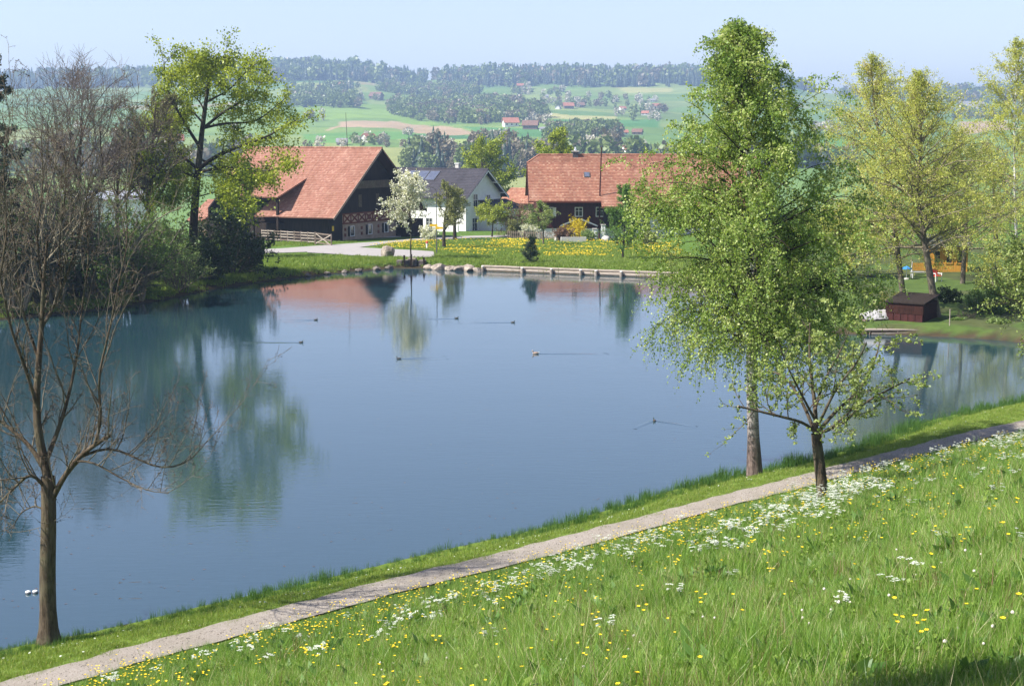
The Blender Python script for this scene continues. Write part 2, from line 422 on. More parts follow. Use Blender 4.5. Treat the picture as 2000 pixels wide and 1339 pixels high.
def pond_sd(X, Y):
    """signed distance to the shoreline, positive on land"""
    sh = np.shape(X); x = np.ravel(X).astype(float); y = np.ravel(Y).astype(float)
    d2 = np.full(x.shape, 1e12); ins = np.zeros(x.shape, bool)
    A = POND; B = np.roll(POND, -1, 0)
    for (ax, ay), (bx, by) in zip(A, B):
        ex, ey = bx-ax, by-ay
        t = np.clip(((x-ax)*ex + (y-ay)*ey) / (ex*ex+ey*ey+1e-12), 0, 1)
        d2 = np.minimum(d2, (x-ax-t*ex)**2 + (y-ay-t*ey)**2)
        c = (ay > y) != (by > y)
        if c.any(): ins ^= c & (x < ex*(y-ay)/(ey if abs(ey) > 1e-12 else 1e-12) + ax)
    d = np.sqrt(d2)
    return np.where(ins, -d, d).reshape(sh)
PATH_PX = [(-150, 1400), (100, 1325), (250, 1283), (500, 1217), (750, 1150), (1000, 1090), (1150, 1050), (1300, 1011), (1425, 976), (1550, 945), (1646, 918), (1744, 893), (1843, 867), (1909, 850), (2000, 831), (2200, 790)]
PATH_Z = 0.8
_pw = np.array([atz(x, y, PATH_Z)[:2] for x, y in PATH_PX])
def path_y(X):
    X = np.asarray(X, float)
    y = np.interp(X, _pw[:, 0], _pw[:, 1])
    y = np.where(X < _pw[0, 0], _pw[0, 1] + (X - _pw[0, 0]) * 0.75, y)
    return np.where(X > _pw[-1, 0], _pw[-1, 1] + (X - _pw[-1, 0]) * 0.9, y)
def sines(X, Y, s, seed, n=7):
    r = np.random.default_rng(seed); o = np.zeros(np.shape(X))
    for i in range(n):
        a = r.uniform(0, 2*np.pi); k = 2*np.pi / s * r.uniform(0.5, 1.8)
        o = o + np.sin(k*(np.cos(a)*X + np.sin(a)*Y) + r.uniform(0, 6.3)) / n
    return o
# skyline of the hill behind: row of the bare ridge for a bearing
_RX = (np.array([-600, 0, 200, 450, 600, 700, 770, 820, 870, 950, 1050, 1200, 1350, 1500, 1570, 1640, 1800, 2000, 2600]) - 1000) / F
_RR = np.array([168, 164, 158, 146, 140, 146, 156, 164, 160, 152, 150, 155, 155, 160, 178, 188, 190, 186, 180.])
_SY = np.array([650, 900, 1100, 1500, 1900, 2300, 2700, 2900, 3300, 7000.])
_SS = np.array([-.4, 0.0, 0.15, 0.36, 0.55, 0.74, 0.93, 1.0, 0.96, 0.6])
def height(X, Y):
    X = np.asarray(X, float); Y = np.asarray(Y, float)
    X, Y = np.broadcast_arrays(X, Y)
    z = np.zeros(X.shape)
    near = Y < 320
    if near.any():
        x = X[near]; y = Y[near]
        sd = pond_sd(x, y)
        t = (path_y(x) - y) * 0.74                         # metres uphill of the path
        # pond basin and the flat shore
        out = np.clip(sd, 0, 400)
        rm = sstep(16, 34, x)
        land = 0.08 + 0.40*sstep(0, 0.9, out) + 0.02*sines(x, y, 6, 3)*sstep(0, 2, out)
        land = land + rm*np.minimum(out*0.016, 0.6) - (1-rm)*np.clip(out-4, 0, 90)*0.031
        basin = 0.08 - 1.6*sstep(0, 2.2, -sd)
        fz = np.where(sd > 0, land, basin)
        # the near side: shore strip, path, meadow slope
        strip = 0.05 + (PATH_Z-0.05)*sstep(0, 3.2, np.clip(sd, 0, 9))
        slope = PATH_Z + np.clip(t-0.8, 0, None)*0.337 + 0.10*sines(x, y, 7, 5)*sstep(1.5, 5, t) - 0.0022*np.clip(t-22, 0, 60)**2
        ns = np.where(sd > 0, np.where(t > -0.8, np.maximum(slope, np.minimum(strip, PATH_Z)), strip), basin)
        side = sstep(-9, -3, t)                            # 1 on the near side of the pond
        zz = np.where(sd > 0, fz*(1-side) + ns*side, basin)
        z[near] = zz
    if (Y > 195).any():
        far = Y > 195
        x = X[far]; y = Y[far]
        a = x / y
        r = np.interp(a, _RX, _RR)
        s = np.interp(y, _SY, _SS)
        row = 290 - (290 - r)*s
        hz = 12 - (row-260)*y/F
        dip = np.interp(y, [190, 230, 300, 450, 560, 650], [-2, -4.5, -13, -30, -31, -24])
        k = sstep(560, 900, y)
        hz = dip*(1-k) + hz*k
        hz = hz + sines(x, y, 420, 11)*9*sstep(800, 1500, y) + sines(x, y, 150, 12)*3*sstep(700, 1200, y) + sines(x, y, 60, 14)*0.8*sstep(260, 400, y)
        b = sstep(205, 300, y)
        z[far] = np.where(y < 320, z[far]*(1-b) + hz*b, hz)
    return z
def hz1(x, y): return float(height(np.array([x]), np.array([y]))[0])
def hit(px, py, y0=6.0, y1=4200.0):
    """first point of the land under a pixel"""
    d = ray(px, py)
    Y = np.geomspace(y0, y1, 2600); s = Y / d[1]
    P = EYE + d*s[:, None]
    g = P[:, 2] - height(P[:, 0], P[:, 1])
    k = np.argmax(g < 0)
    if g[k] >= 0: return P[-1]
    f = g[k-1] / (g[k-1]-g[k]) if k else 0
    p = P[k-1]*(1-f) + P[k]*f if k else P[0]
    return np.array([p[0], p[1], hz1(p[0], p[1])])
def ground(px, Y):
    """point of the land at depth Y on the bearing of a pixel column"""
    X = (px-1000)/F * (Y*CP + 1.2)       # refined below
    for _ in range(4):
        z = hz1(X, Y)
        dep = Y*CP + (12-z)*SP
        X = (px-1000)/F*dep
    return np.array([X, Y, hz1(X, Y)])
def in_poly(x, y, poly):
    ins = np.zeros(np.shape(x), bool); n = len(poly)
    for i in range(n):
        ax, ay = poly[i]; bx, by = poly[(i+1) % n]
        c = (ay > y) != (by > y)
        ins ^= c & (x < (bx-ax)*(y-ay)/((by-ay) if abs(by-ay) > 1e-9 else 1e-9) + ax)
    return ins

def build_terrain():
    rows = np.concatenate([np.arange(-16, 24, 0.8), np.arange(24, 62, 0.42), np.arange(62, 88, 0.6), np.arange(88, 138, 0.42), np.arange(138, 150, 0.8), np.arange(150, 240, 1.2), np.geomspace(241, 800, 50), np.arange(808, 3250, 11), np.geomspace(3260, 9000, 14)])
    u = np.linspace(-1, 1, 321); u = np.sign(u)*(0.45*np.abs(u) + 0.55*np.abs(u)**2.2)
    w = np.maximum(78, rows*0.62)
    X = u[None, :]*w[:, None]; Y = np.repeat(rows[:, None], len(u), 1)
    Z = height(X, Y)
    # the surface's own colour
    C = np.zeros(X.shape + (3,)); C[:] = (0.085, 0.15, 0.028)
    x, y = X, Y
    nearm = Y < 320
    sd = np.full(X.shape, 99.0); sd[nearm] = pond_sd(X[nearm], Y[nearm])
    t = (path_y(X)-Y)*0.74
    C[(t > 0.6) & nearm] = (0.055, 0.10, 0.02)
    C[(t < 0.6) & (t > -9) & nearm] = (0.13, 0.19, 0.035)
    bank = (sd > -1) & (sd < 0.55) & (t < -6)
    C[bank] = (0.06, 0.045, 0.03)
    C[sd < -0.2] = (0.04, 0.045, 0.03)
    pen = (X > 16) & (Y > 85) & (Y < 150) & (t < -6) & (sd > 0.3)
    C[pen] = (0.07, 0.085, 0.035)
    g = sines(X, Y, 9, 31)
    C[pen & (g > -0.1)] = (0.07, 0.11, 0.03)
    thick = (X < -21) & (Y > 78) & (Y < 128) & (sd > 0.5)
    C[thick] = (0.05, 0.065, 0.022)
    # fields of the far slope
    far = Y > 560
    r = np.random.default_rng(5)
    pal = np.array([(0.10, 0.21, 0.035), (0.15, 0.26, 0.05), (0.075, 0.185, 0.045), (0.20, 0.28, 0.075), (0.12, 0.23, 0.05), (0.26, 0.29, 0.10), (0.30, 0.26, 0.14), (0.09, 0.17, 0.04), (0.17, 0.25, 0.07)])
    fx = X[far]/150 + 0.5*np.sin(Y[far]/260); fy = Y[far]/175 + 0.25*np.sin(X[far]/170)
    best = np.full(fx.shape, 1e9); ci = np.zeros(fx.shape, int)
    gx, gy = np.floor(fx).astype(int), np.floor(fy).astype(int)
    jit = r.uniform(0.1, 0.9, (64, 64, 2)); pick = r.choice(len(pal), (64, 64), p=[.2, .17, .15, .12, .14, .06, .03, .06, .07])
    for ox in (-1, 0, 1):
        for oy in (-1, 0, 1):
            cx, cyy = (gx+ox) % 64, (gy+oy) % 64
            d = (gx+ox+jit[cx, cyy, 0]-fx)**2 + (gy+oy+jit[cx, cyy, 1]-fy)**2
            m = d < best; best = np.where(m, d, best); ci = np.where(m, pick[cx, cyy], ci)
    C[far] = pal[ci]*0.72 + np.array((0.19, 0.205, 0.12))*0.28
    def field(pts, col):
        P = [hit(*p)[:2] for p in pts]
        C[far & in_poly(X, Y, P)] = col
    field([(640, 255), (665, 238), (720, 236), (800, 240), (870, 246), (930, 262), (880, 268), (800, 258), (700, 248), (660, 250)], (0.36, 0.26, 0.18))
    field([(580, 200), (760, 205), (900, 245), (760, 232), (600, 236)], (0.17, 0.27, 0.06))
    field([(590, 262), (800, 258), (900, 266), (800, 274), (600, 282)], (0.11, 0.24, 0.06))
    field([(810, 262), (950, 266), (1010, 274), (860, 272)], (0.06, 0.165, 0.055))
    field([(775, 272), (880, 272), (1060, 276), (1060, 286), (800, 283)], (0.24, 0.30, 0.10))
    field([(900, 248), (1060, 252), (1060, 268), (960, 264)], (0.075, 0.19, 0.06))
    field([(1040, 218), (1120, 226), (1200, 228), (1200, 233), (1100, 233), (1050, 227)], (0.38, 0.36, 0.16))
    field([(1080, 234), (1290, 232), (1290, 250), (1200, 246), (1080, 246)], (0.07, 0.19, 0.055))
    field([(1200, 170), (1310, 172), (1310, 180), (1220, 180)], (0.32, 0.32, 0.13))
    field([(560, 164), (720, 170), (720, 178), (580, 176)], (0.24, 0.27, 0.10))
    field([(1868, 238), (1960, 236), (1990, 252), (1880, 266)], (0.38, 0.27, 0.19))
    field([(1580, 182), (1640, 184), (1650, 200), (1580, 206)], (0.20, 0.27, 0.08))
    field([(1580, 262), (1760, 262), (1760, 300), (1580, 300)], (0.08, 0.19, 0.05))
    nr, nc = X.shape
    i = np.arange(nr-1)[:, None]*nc + np.arange(nc-1)[None, :]
    FQ = np.stack([i, i+1, i+nc+1, i+nc], -1).reshape(-1, 4)
    A = np.concatenate([C.reshape(-1, 3), np.ones((nr*nc, 1))], 1)
    me = mesh_np('terrain', np.stack([X, Y, Z], -1).reshape(-1, 3), FQ, MAT['ground'], True, {'Col': A})
    tag(link('terrain', me), 'grassy land round the pond running on to the far hills', None, None, 'structure')
build_terrain()

def build_water():
    c = POND.mean(0)
    P = np.array([p + unit(p-c)*1.6 for p in POND])
    me = bpy.data.meshes.new('pond')
    me.from_pydata([(float(x), float(y), 0.0) for x, y in P], [], [tuple(range(len(P)))])
    me.materials.append(MAT['water']); me.update()
    tag(link('pond_water', me), 'still blue pond reflecting sky and trees', None, None, 'structure')
build_water()

def strip(name, L, R, nx, ny, mat, lift, label):
    """sheet between two ground polylines (world XY), draped on the land"""
    def rs(P, n):
        P = np.array(P, float); s = np.concatenate([[0], np.cumsum(np.linalg.norm(np.diff(P, axis=0), axis=1))])
        q = np.linspace(0, s[-1], n); return np.stack([np.interp(q, s, P[:, 0]), np.interp(q, s, P[:, 1])], 1)
    a, b = rs(L, nx), rs(R, nx)
    k = np.linspace(0, 1, ny)[None, :, None]
    P = a[:, None]*(1-k) + b[:, None]*k
    Z = height(P[..., 0], P[..., 1]) + lift
    V = np.concatenate([P, Z[..., None]], -1).reshape(-1, 3)
    i = np.arange(nx-1)[:, None]*ny + np.arange(ny-1)[None, :]
    FQ = np.stack([i, i+ny, i+ny+1, i+1], -1).reshape(-1, 4)
    me = mesh_np(name, V, FQ, mat, True)
    return tag(link(name, me), label, None, None, 'structure')
_xs = np.linspace(-14, 27, 160)
_pc = np.stack([_xs, path_y(_xs)], 1)
for _ in range(6): _pc[1:-1] = 0.25*_pc[:-2] + 0.5*_pc[1:-1] + 0.25*_pc[2:]
_tan = unit(np.gradient(_pc, axis=0)); _nor = np.stack([-_tan[:, 1], _tan[:, 0]], 1)
_w1 = 0.53 + 0.07*sines(_xs, _xs*0, 1.2, 41)[:, None]*2; _w2 = 0.53 + 0.07*sines(_xs, _xs*0, 1.0, 42)[:, None]*2
strip('footpath', _pc + _nor*_w1, _pc - _nor*_w2, 320, 7, MAT['path'], 0.035, 'pale gravel footpath between the meadow and the pond')
def gpx(pts): return [hit(*p)[:2] for p in pts]
strip('road', gpx([(480, 489), (560, 485), (640, 479), (700, 475), (760, 471), (830, 465), (920, 461), (1010, 459)]),
      gpx([(480, 496), (560, 494), (640, 491), (700, 484), (760, 476), (830, 469), (920, 465), (1010, 463)]), 120, 9, MAT['road'], 0.05, 'pale grey farm road passing the barn')
strip('road_branch', gpx([(600, 488), (680, 483), (740, 486), (800, 489), (848, 492)]),
      gpx([(600, 494), (680, 499), (740, 502), (800, 505), (848, 503)]), 80, 8, MAT['road'], 0.065, 'pale grey lane leading down to the sluice')
strip('path_far', gpx([(845, 501), (950, 505), (1100, 508), (1290, 511)]),
      gpx([(845, 503), (950, 507), (1100, 510), (1290, 513)]), 60, 3, MAT['path'], 0.05, 'thin trodden path along the far shore')

# ------------------------------------------------------------------ trees: branches grown level by level, all branches of a level at once
def grow(rng, pos, dr, L, r, n, wander=0.15, grav=0.0, tip=0.25, grav_end=None):
    B = len(pos)
    P = np.empty((B, n+1, 3)); P[:, 0] = pos
    R = np.empty((B, n+1))
    d = unit(np.array(dr, float))
    ge = grav if grav_end is None else grav_end
    for i in range(n):
        g = grav + (ge-grav)*i/max(n-1, 1)
        d = unit(d + rng.normal(0, wander, (B, 3)) + np.array([0, 0, 1.0])*g)
        P[:, i+1] = P[:, i] + d*(np.asarray(L)/n)[:, None]
    for i in range(n+1):
        R[:, i] = np.asarray(r)*(1-(1-tip)*(i/n))
    return P, R
def spawn(rng, P, R, K, t0, t1, ang, angv, ratio, L=None, shape=None, rr=0.6, rmin=0.006):
    """K children on each branch: base, direction, length, radius"""
    B, n, _ = P.shape
    t = (np.arange(K)[None, :]+rng.uniform(0.1, 0.9, (B, K)))/K*(t1-t0)+t0
    f = t*(n-1); i = np.clip(f.astype(int), 0, n-2); fr = (f-i)[..., None]
    b = np.arange(B)[:, None]
    pos = P[b, i]*(1-fr) + P[b, i+1]*fr
    tan = unit(P[b, i+1]-P[b, i])
    rad = R[b, i]*(1-fr[..., 0]) + R[b, i+1]*fr[..., 0]
    rv = rng.normal(0, 1, (B, K, 3)); per = unit(rv - (rv*tan).sum(-1, keepdims=True)*tan)
    a = np.radians(ang + rng.normal(0, angv, (B, K)))[..., None]
    d = tan*np.cos(a) + per*np.sin(a)
    if L is None: L = np.linalg.norm(np.diff(P, axis=1), axis=2).sum(1)
    ln = np.asarray(L)[:, None]*ratio*rng.uniform(0.65, 1.15, (B, K))
    if shape is not None: ln = ln*shape(t)
    return pos.reshape(-1, 3), d.reshape(-1, 3), ln.ravel(), np.maximum(rad*rr, rmin).ravel()
def along(rng, P, K, t0=0.1, t1=1.0, jit=0.0):
    B, n, _ = P.shape
    t = (np.arange(K)[None, :]+rng.uniform(0, 1, (B, K)))/K*(t1-t0)+t0
    f = t*(n-1); i = np.clip(f.astype(int), 0, n-2); fr = (f-i)[..., None]; b = np.arange(B)[:, None]
    p = P[b, i]*(1-fr)+P[b, i+1]*fr
    tan = unit(P[b, i+1]-P[b, i])
    if jit: p = p + rng.normal(0, jit, p.shape)
    return p.reshape(-1, 3), tan.reshape(-1, 3)
def poly_limbs(limbs, n=10):
    """hand-drawn limbs [(points, r0, r1)] resampled to n points each"""
    P = []; R = []
    for pts, r0, r1 in limbs:
        q = np.array(pts, float); s = np.concatenate([[0], np.cumsum(np.linalg.norm(np.diff(q, axis=0), axis=1))]); u = np.linspace(0, s[-1], n)
        # smooth
        c = np.stack([np.interp(u, s, q[:, k]) for k in range(3)], 1)
        for _ in range(2): c[1:-1] = 0.25*c[:-2]+0.5*c[1:-1]+0.25*c[2:]
        P.append(c); R.append(np.linspace(r0, r1, n))
    return np.array(P), np.array(R)
def leaf_arrays(rng, P, size, aspect=0.55, hang=0.0, D=None, follow=0.0, var=0.35):
    n = len(P)
    d = rng.normal(0, 1, (n, 3))
    if D is not None: d = d + D*follow
    d[:, 2] -= hang
    d = unit(d)
    w = unit(np.cross(d, rng.normal(0, 1, (n, 3))))
    s = (size*rng.uniform(1-var, 1+var, n))[:, None]
    nrm = np.cross(d, w)
    V = np.stack([P, P+d*s*0.5+w*s*aspect*0.5+nrm*s*0.06, P+d*s, P+d*s*0.5-w*s*aspect*0.5+nrm*s*0.06], 1).reshape(-1, 3)
    FQ = np.arange(n*4).reshape(-1, 4)
    return V, FQ
def leaf_mesh(name, rng, P, size, mat, tint=None, **kw):
    V, FQ = leaf_arrays(rng, P, size, **kw)
    tv = rng.uniform(0, 1, len(P)) if tint is None else np.clip(tint, 0, 1)
    return mesh_np(name, V, FQ, mat, False, {'tint': np.repeat(tv, 4)})
def clump_tint(rng, P, s=1.2):
    """lighter and darker sprays"""
    return np.clip(0.5 + 0.42*sines(P[:, 0]+0.7*P[:, 2], P[:, 1]+0.7*P[:, 2], s, int(rng.integers(1e6)), 6)*2 + rng.normal(0, 0.2, len(P)), 0, 1)
class Tree:
    def __init__(s, name, label, base, seed, group=None, cat='tree'):
        s.rng = np.random.default_rng(seed)
        s.base = np.array(base, float); s.leafy = True
        s.root = thing(name, label, cat, base, 0, group)
    def part(s, name, groups, mat, smooth=True):
        Vs = []; Fs = []; o = 0
        for P, R, k in groups:
            n = P.shape[1]
            if k == 3 and n > 3:                       # fine twigs: fewer rings
                ix = [0, n-1] if n == 4 and s.leafy else [0, n//2, n-1]
                P, R = P[:, ix], R[:, ix]
            elif k == 4 and n > 4: P, R = P[:, ::2] if n % 2 else P[:, [0, 2, n-1]], R[:, ::2] if n % 2 else R[:, [0, 2, n-1]]
            V, Fq = tube_arrays(P, R, k); Vs.append(V); Fs.append(Fq+o); o += len(V)
        o_ = link(name, mesh_np(name, np.concatenate(Vs), np.concatenate(Fs), mat, smooth), s.root)
        if name in ('branches', 'stems'): o_['kind'] = 'stuff'      # too fine to pick apart
        return o_
    def leaves(s, name, P, size, mat, **kw):
        return link(name, leaf_mesh(name, s.rng, P, size, mat, **kw), s.root)

def std_tree(name, label, base, seed, H, r, spread, leafmat=None, leaf=0.1, barkmat='bark', crown0=0.3, nlimb=14, k2=6, k3=6, kl=6, up=0.03, ang=55, twigmat=None,
             lean=(0, 0), shape=None, hang=0.0, rmin=0.008, group=None, cat='tree', fork=None, wander=0.14, leafjit=0.06, tw=0.42, aspect=0.6, droop=None):
    T = Tree(name, label, base, seed, group, cat); g = T.rng; T.leafy = bool(leafmat)
    P0, R0 = grow(g, np.zeros((1, 3)) + [0, 0, -0.15], np.array([[lean[0], lean[1], 1.0]]), np.array([H+0.15]), np.array([r]), 14, 0.035, 0.03, 0.12)
    R0[:, 0] *= 1.25
    sh = shape or (lambda t: 1.0-0.75*(np.clip((t-crown0)/(1-crown0), 0, 1))**1.3)
    p, d, L, rr = spawn(g, P0, R0, nlimb, crown0, 0.97, ang, 8, 1.0, np.array([spread]), sh, 0.55, rmin*1.5)
    P1, R1 = grow(g, p, d, L, rr, 8, wander, up, 0.2, droop)
    p, d, L, rr = spawn(g, P1, R1, k2, 0.2, 1.0, 42, 12, tw, None, lambda t: 1.1-0.5*t, 0.55, rmin*1.2)
    P2, R2 = grow(g, p, d, L, rr, 5, wander*1.1, up, 0.3, droop)
    p, d, L, rr = spawn(g, P2, R2, k3, 0.15, 1.0, 42, 14, 0.5, None, None, 0.6, rmin)
    P3, R3 = grow(g, p, d, L, rr, 3, wander*1.2, up-hang*0.3, 0.5, droop)
    T.part('trunk', [(P0, R0, 9), (P1, R1, 5)], MAT[barkmat])
    T.part('branches', [(P2, R2, 4), (P3, R3, 3)], MAT[twigmat or barkmat])
    if leafmat:
        q, tn = along(g, P3, kl, 0.1, 1.0, leafjit)
        T.leaves('crown', q, leaf, MAT[leafmat], tint=clump_tint(g, q), aspect=aspect, hang=hang)
    return T

def bush(name, label, base, seed, w, h, leafmat, leaf=0.09, n=18, k2=9, kl=10, cat='bush', barkmat='twig', depth=None, up=0.05, rmin=0.006, group=None, ang=None, aspect=0.5):
    T = Tree(name, label, base, seed, group, cat); g = T.rng
    az = g.uniform(0, 2*np.pi, n); tl = np.abs(g.normal(0, 0.5, n))
    d = np.stack([np.cos(az)*tl*w/h, np.sin(az)*tl*(depth or w)/h, np.ones(n)], 1)
    p0 = np.stack([np.cos(az)*w*0.14*g.uniform(0, 1, n), np.sin(az)*w*0.14*g.uniform(0, 1, n), np.full(n, -0.1)], 1)
    ln = h*g.uniform(0.7, 1.02, n)*np.linalg.norm(unit(d), axis=1)
    P1, R1 = grow(g, p0, d, ln, np.full(n, max(0.012*h, rmin*1.5)), 8, 0.12, 0.01, 0.25)
    p, dd, L, rr = spawn(g, P1, R1, k2, 0.1, 1.0, 42, 14, 0.34, None, lambda t: 1.25-0.6*t, 0.6, rmin)
    P2, R2 = grow(g, p, dd, L, rr, 4, 0.16, up, 0.4)
    p, dd, L, rr = spawn(g, P2, R2, 4, 0.2, 1.0, 42, 14, 0.5, None, None, 0.7, rmin)
    P3, R3 = grow(g, p, dd, L, rr, 3, 0.16, up, 0.5)
    T.part('stems', [(P1, R1, 5), (P2, R2, 3)]+([(P3, R3, 3)] if kl < 4 or not leafmat else []), MAT[barkmat])
    if leafmat:
        q, tn = along(g, P3, min(kl, 7), 0.05, 1.0, 0.05)
        T.leaves('crown', q, leaf*(1.1 if kl > 7 else 1), MAT[leafmat], tint=clump_tint(g, q, 0.8), var=0.5, aspect=aspect)
    return T

# the tall birch by the path -------------------------------------------------
def birch_main():
    b = hit(1474, 931); Y = b[1]
    T = Tree('birch_tree', 'tall birch with hanging fresh green twigs between the pond and the path', b, 21); g = T.rng
    pts = [at(x, y, Y)-b for x, y in ((1474, 936), (1472, 860), (1468, 760), (1466, 640), (1474, 520), (1470, 400), (1455, 260), (1446, 140), (1440, 45))]
    P0, R0 = poly_limbs([(pts, 0.23, 0.012)], 22)
    R0[0, 0] = 0.30; R0[0, 1] = 0.255
    H = pts[-1][2]
    def reach(h):      # horizontal reach of the limbs at a height
        return np.interp(h/H, [0.26, 0.33, 0.5, 0.62, 0.75, 0.87, 0.95, 1.0], [2.7, 3.35, 3.6, 3.15, 2.1, 0.95, 0.36, 0.1])
    n = 112
    hh = H*(0.30 + 0.68*((np.arange(n)+g.uniform(0, 1, n))/n)**1.35)
    pos = np.stack([np.interp(hh, P0[0, :, 2], P0[0, :, k]) for k in range(3)], 1)
    az = np.arange(n)*2.39996 + g.normal(0, 0.35, n)
    el = np.radians(np.interp(hh/H, [0.3, 0.6, 1], [20, 34, 55]) + g.normal(0, 7, n))
    d = np.stack([np.cos(az)*np.cos(el), np.sin(az)*np.cos(el), np.sin(el)], 1)
    L = reach(hh)*g.uniform(0.62, 1.12, n)*1.08/np.cos(np.clip(el, 0, 0.95))
    P1, R1 = grow(g, pos, d, L, np.interp(hh, [0, H], [0.075, 0.014]), 9, 0.09, 0.02, 0.15, -0.16)
    p, dd, L2, rr = spawn(g, P1, R1, 11, 0.08, 1.0, 45, 12, 0.38, None, lambda t: 1.15-0.5*t, 0.5, 0.007)
    P2, R2 = grow(g, p, dd, L2, rr, 6, 0.13, 0.01, 0.3, -0.28)
    p, dd, L3, rr = spawn(g, P2, R2, 6, 0.15, 1.0, 40, 15, 0.0, None, None, 0.6, 0.0045)
    low = np.clip((H*0.72-p[:, 2]-0)/(H*0.4), 0, 1)
    L3 = g.uniform(0.28, 0.62, len(p)) + low*g.uniform(0.0, 1.3, len(p))
    P3, R3 = grow(g, p, dd, L3, np.full(len(p), 0.0045), 5, 0.14, -0.10, 0.6, -0.55)
    T.part('trunk', [(P0, R0, 14)], MAT['birch_bark'])
    T.part('branches', [(P1, R1, 5), (P2, R2, 3), (P3, R3, 3)], MAT['bark_dark'])
    q, tn = along(g, P3, 21, 0.05, 1.0, 0.05)
    q2, _ = along(g, P2, 10, 0.2, 1.0, 0.06)
    q = np.concatenate([q, q2])
    q = q[g.random(len(q)) < np.interp(q[:, 2]/H, [0.55, 0.8, 1.0], [1.0, 0.8, 0.6])]
    T.leaves('crown', q, 0.076, MAT['l_birch'], var=0.5, tint=clump_tint(g, q, 0.9), hang=0.8, aspect=0.75)
birch_main()

# the pruned apple tree in front of it --------------------------------------
def apple():
    b = hit(1607, 978); Y = b[1]
    T = Tree('apple_tree', 'pruned young fruit tree with sawn limb ends on the meadow edge of the path', b, 22); g = T.rng
    def L(pp, z0, z1):
        return [at(x, y, Y + z0+(z1-z0)*i/(len(pp)-1))-b for i, (x, y) in enumerate(pp)]
    tr = (L([(1607, 985), (1604, 930), (1597, 880), (1594, 846)], 0, 0), 0.155, 0.13)
    limbs = [(L([(1594, 848), (1577, 826), (1521, 812), (1442, 793)], 0, -0.7), 0.055, 0.03),
             (L([(1594, 850), (1592, 790), (1580, 701), (1582, 632)], 0, 0.3), 0.085, 0.022),
             (L([(1594, 850), (1570, 790), (1534, 731), (1500, 724)], 0, 0.9), 0.065, 0.03),
             (L([(1594, 848), (1630, 803), (1680, 764), (1715, 692), (1718, 668)], 0, 0.6), 0.07, 0.022),
             (L([(1596, 848), (1656, 823), (1682, 787), (1744, 757), (1778, 738)], 0, -0.6), 0.06, 0.02),
             (L([(1598, 830), (1633, 757), (1680, 701), (1692, 668)], 0, -0.9), 0.055, 0.02),
             (L([(1592, 800), (1610, 740), (1640, 690), (1660, 640)], 0, 1.2), 0.045, 0.015),
             (L([(1592, 820), (1560, 760), (1530, 700), (1520, 660)], 0, -1.0), 0.045, 0.015),
             (L([(1596, 846), (1620, 838), (1650, 812), (1685, 782)], 0, -1.2), 0.05, 0.02)]
    P0, R0 = poly_limbs([tr], 8); R0[0, 0] = 0.2
    P1, R1 = poly_limbs(limbs, 12); R1 = R1*0.78
    p, d, Ln, rr = spawn(g, P1, R1, 9, 0.25, 1.0, 52, 15, 0.0, None, None, 0.5, 0.007)
    Ln = g.uniform(0.4, 1.3, len(p))
    P2, R2 = grow(g, p, d, Ln, np.minimum(rr, 0.02), 6, 0.14, 0.05, 0.35)
    p, d, Ln, rr = spawn(g, P2, R2, 5, 0.2, 1.0, 48, 15, 0.42, None, None, 0.6, 0.005)
    P3, R3 = grow(g, p, d, Ln, rr, 3, 0.16, 0.03, 0.5)
    T.part('trunk', [(P0, R0, 12)], MAT['bark'])
    T.part('limbs', [(P1, R1, 8)], MAT['bark'])
    T.part('branches', [(P2, R2, 4), (P3, R3, 3)], MAT['bark_grey'])
    q, _ = along(g, P3, 7, 0.2, 1.0, 0.03); q2, _ = along(g, P2, 9, 0.1, 1.0, 0.03)
    q = np.concatenate([q, q2])
    # leaves sit in small rosettes
    q = np.repeat(q[g.random(len(q)) < 0.58], 4, 0)
    T.leaves('crown', q, 0.075, MAT['l_apple'], aspect=0.6, tint=clump_tint(g, q, 0.7))
    # pale sawn ends
    for (pts, r0, r1) in limbs[:4]:
        e = np.array(pts[-1]); dv = unit(np.array(pts[-1])-np.array(pts[-2]))
        MB().tube([e, e+dv*0.012], [r1*0.98, r1*0.9], 8).build('sawn_end', MAT['wood_grey'], T.root)
apple()

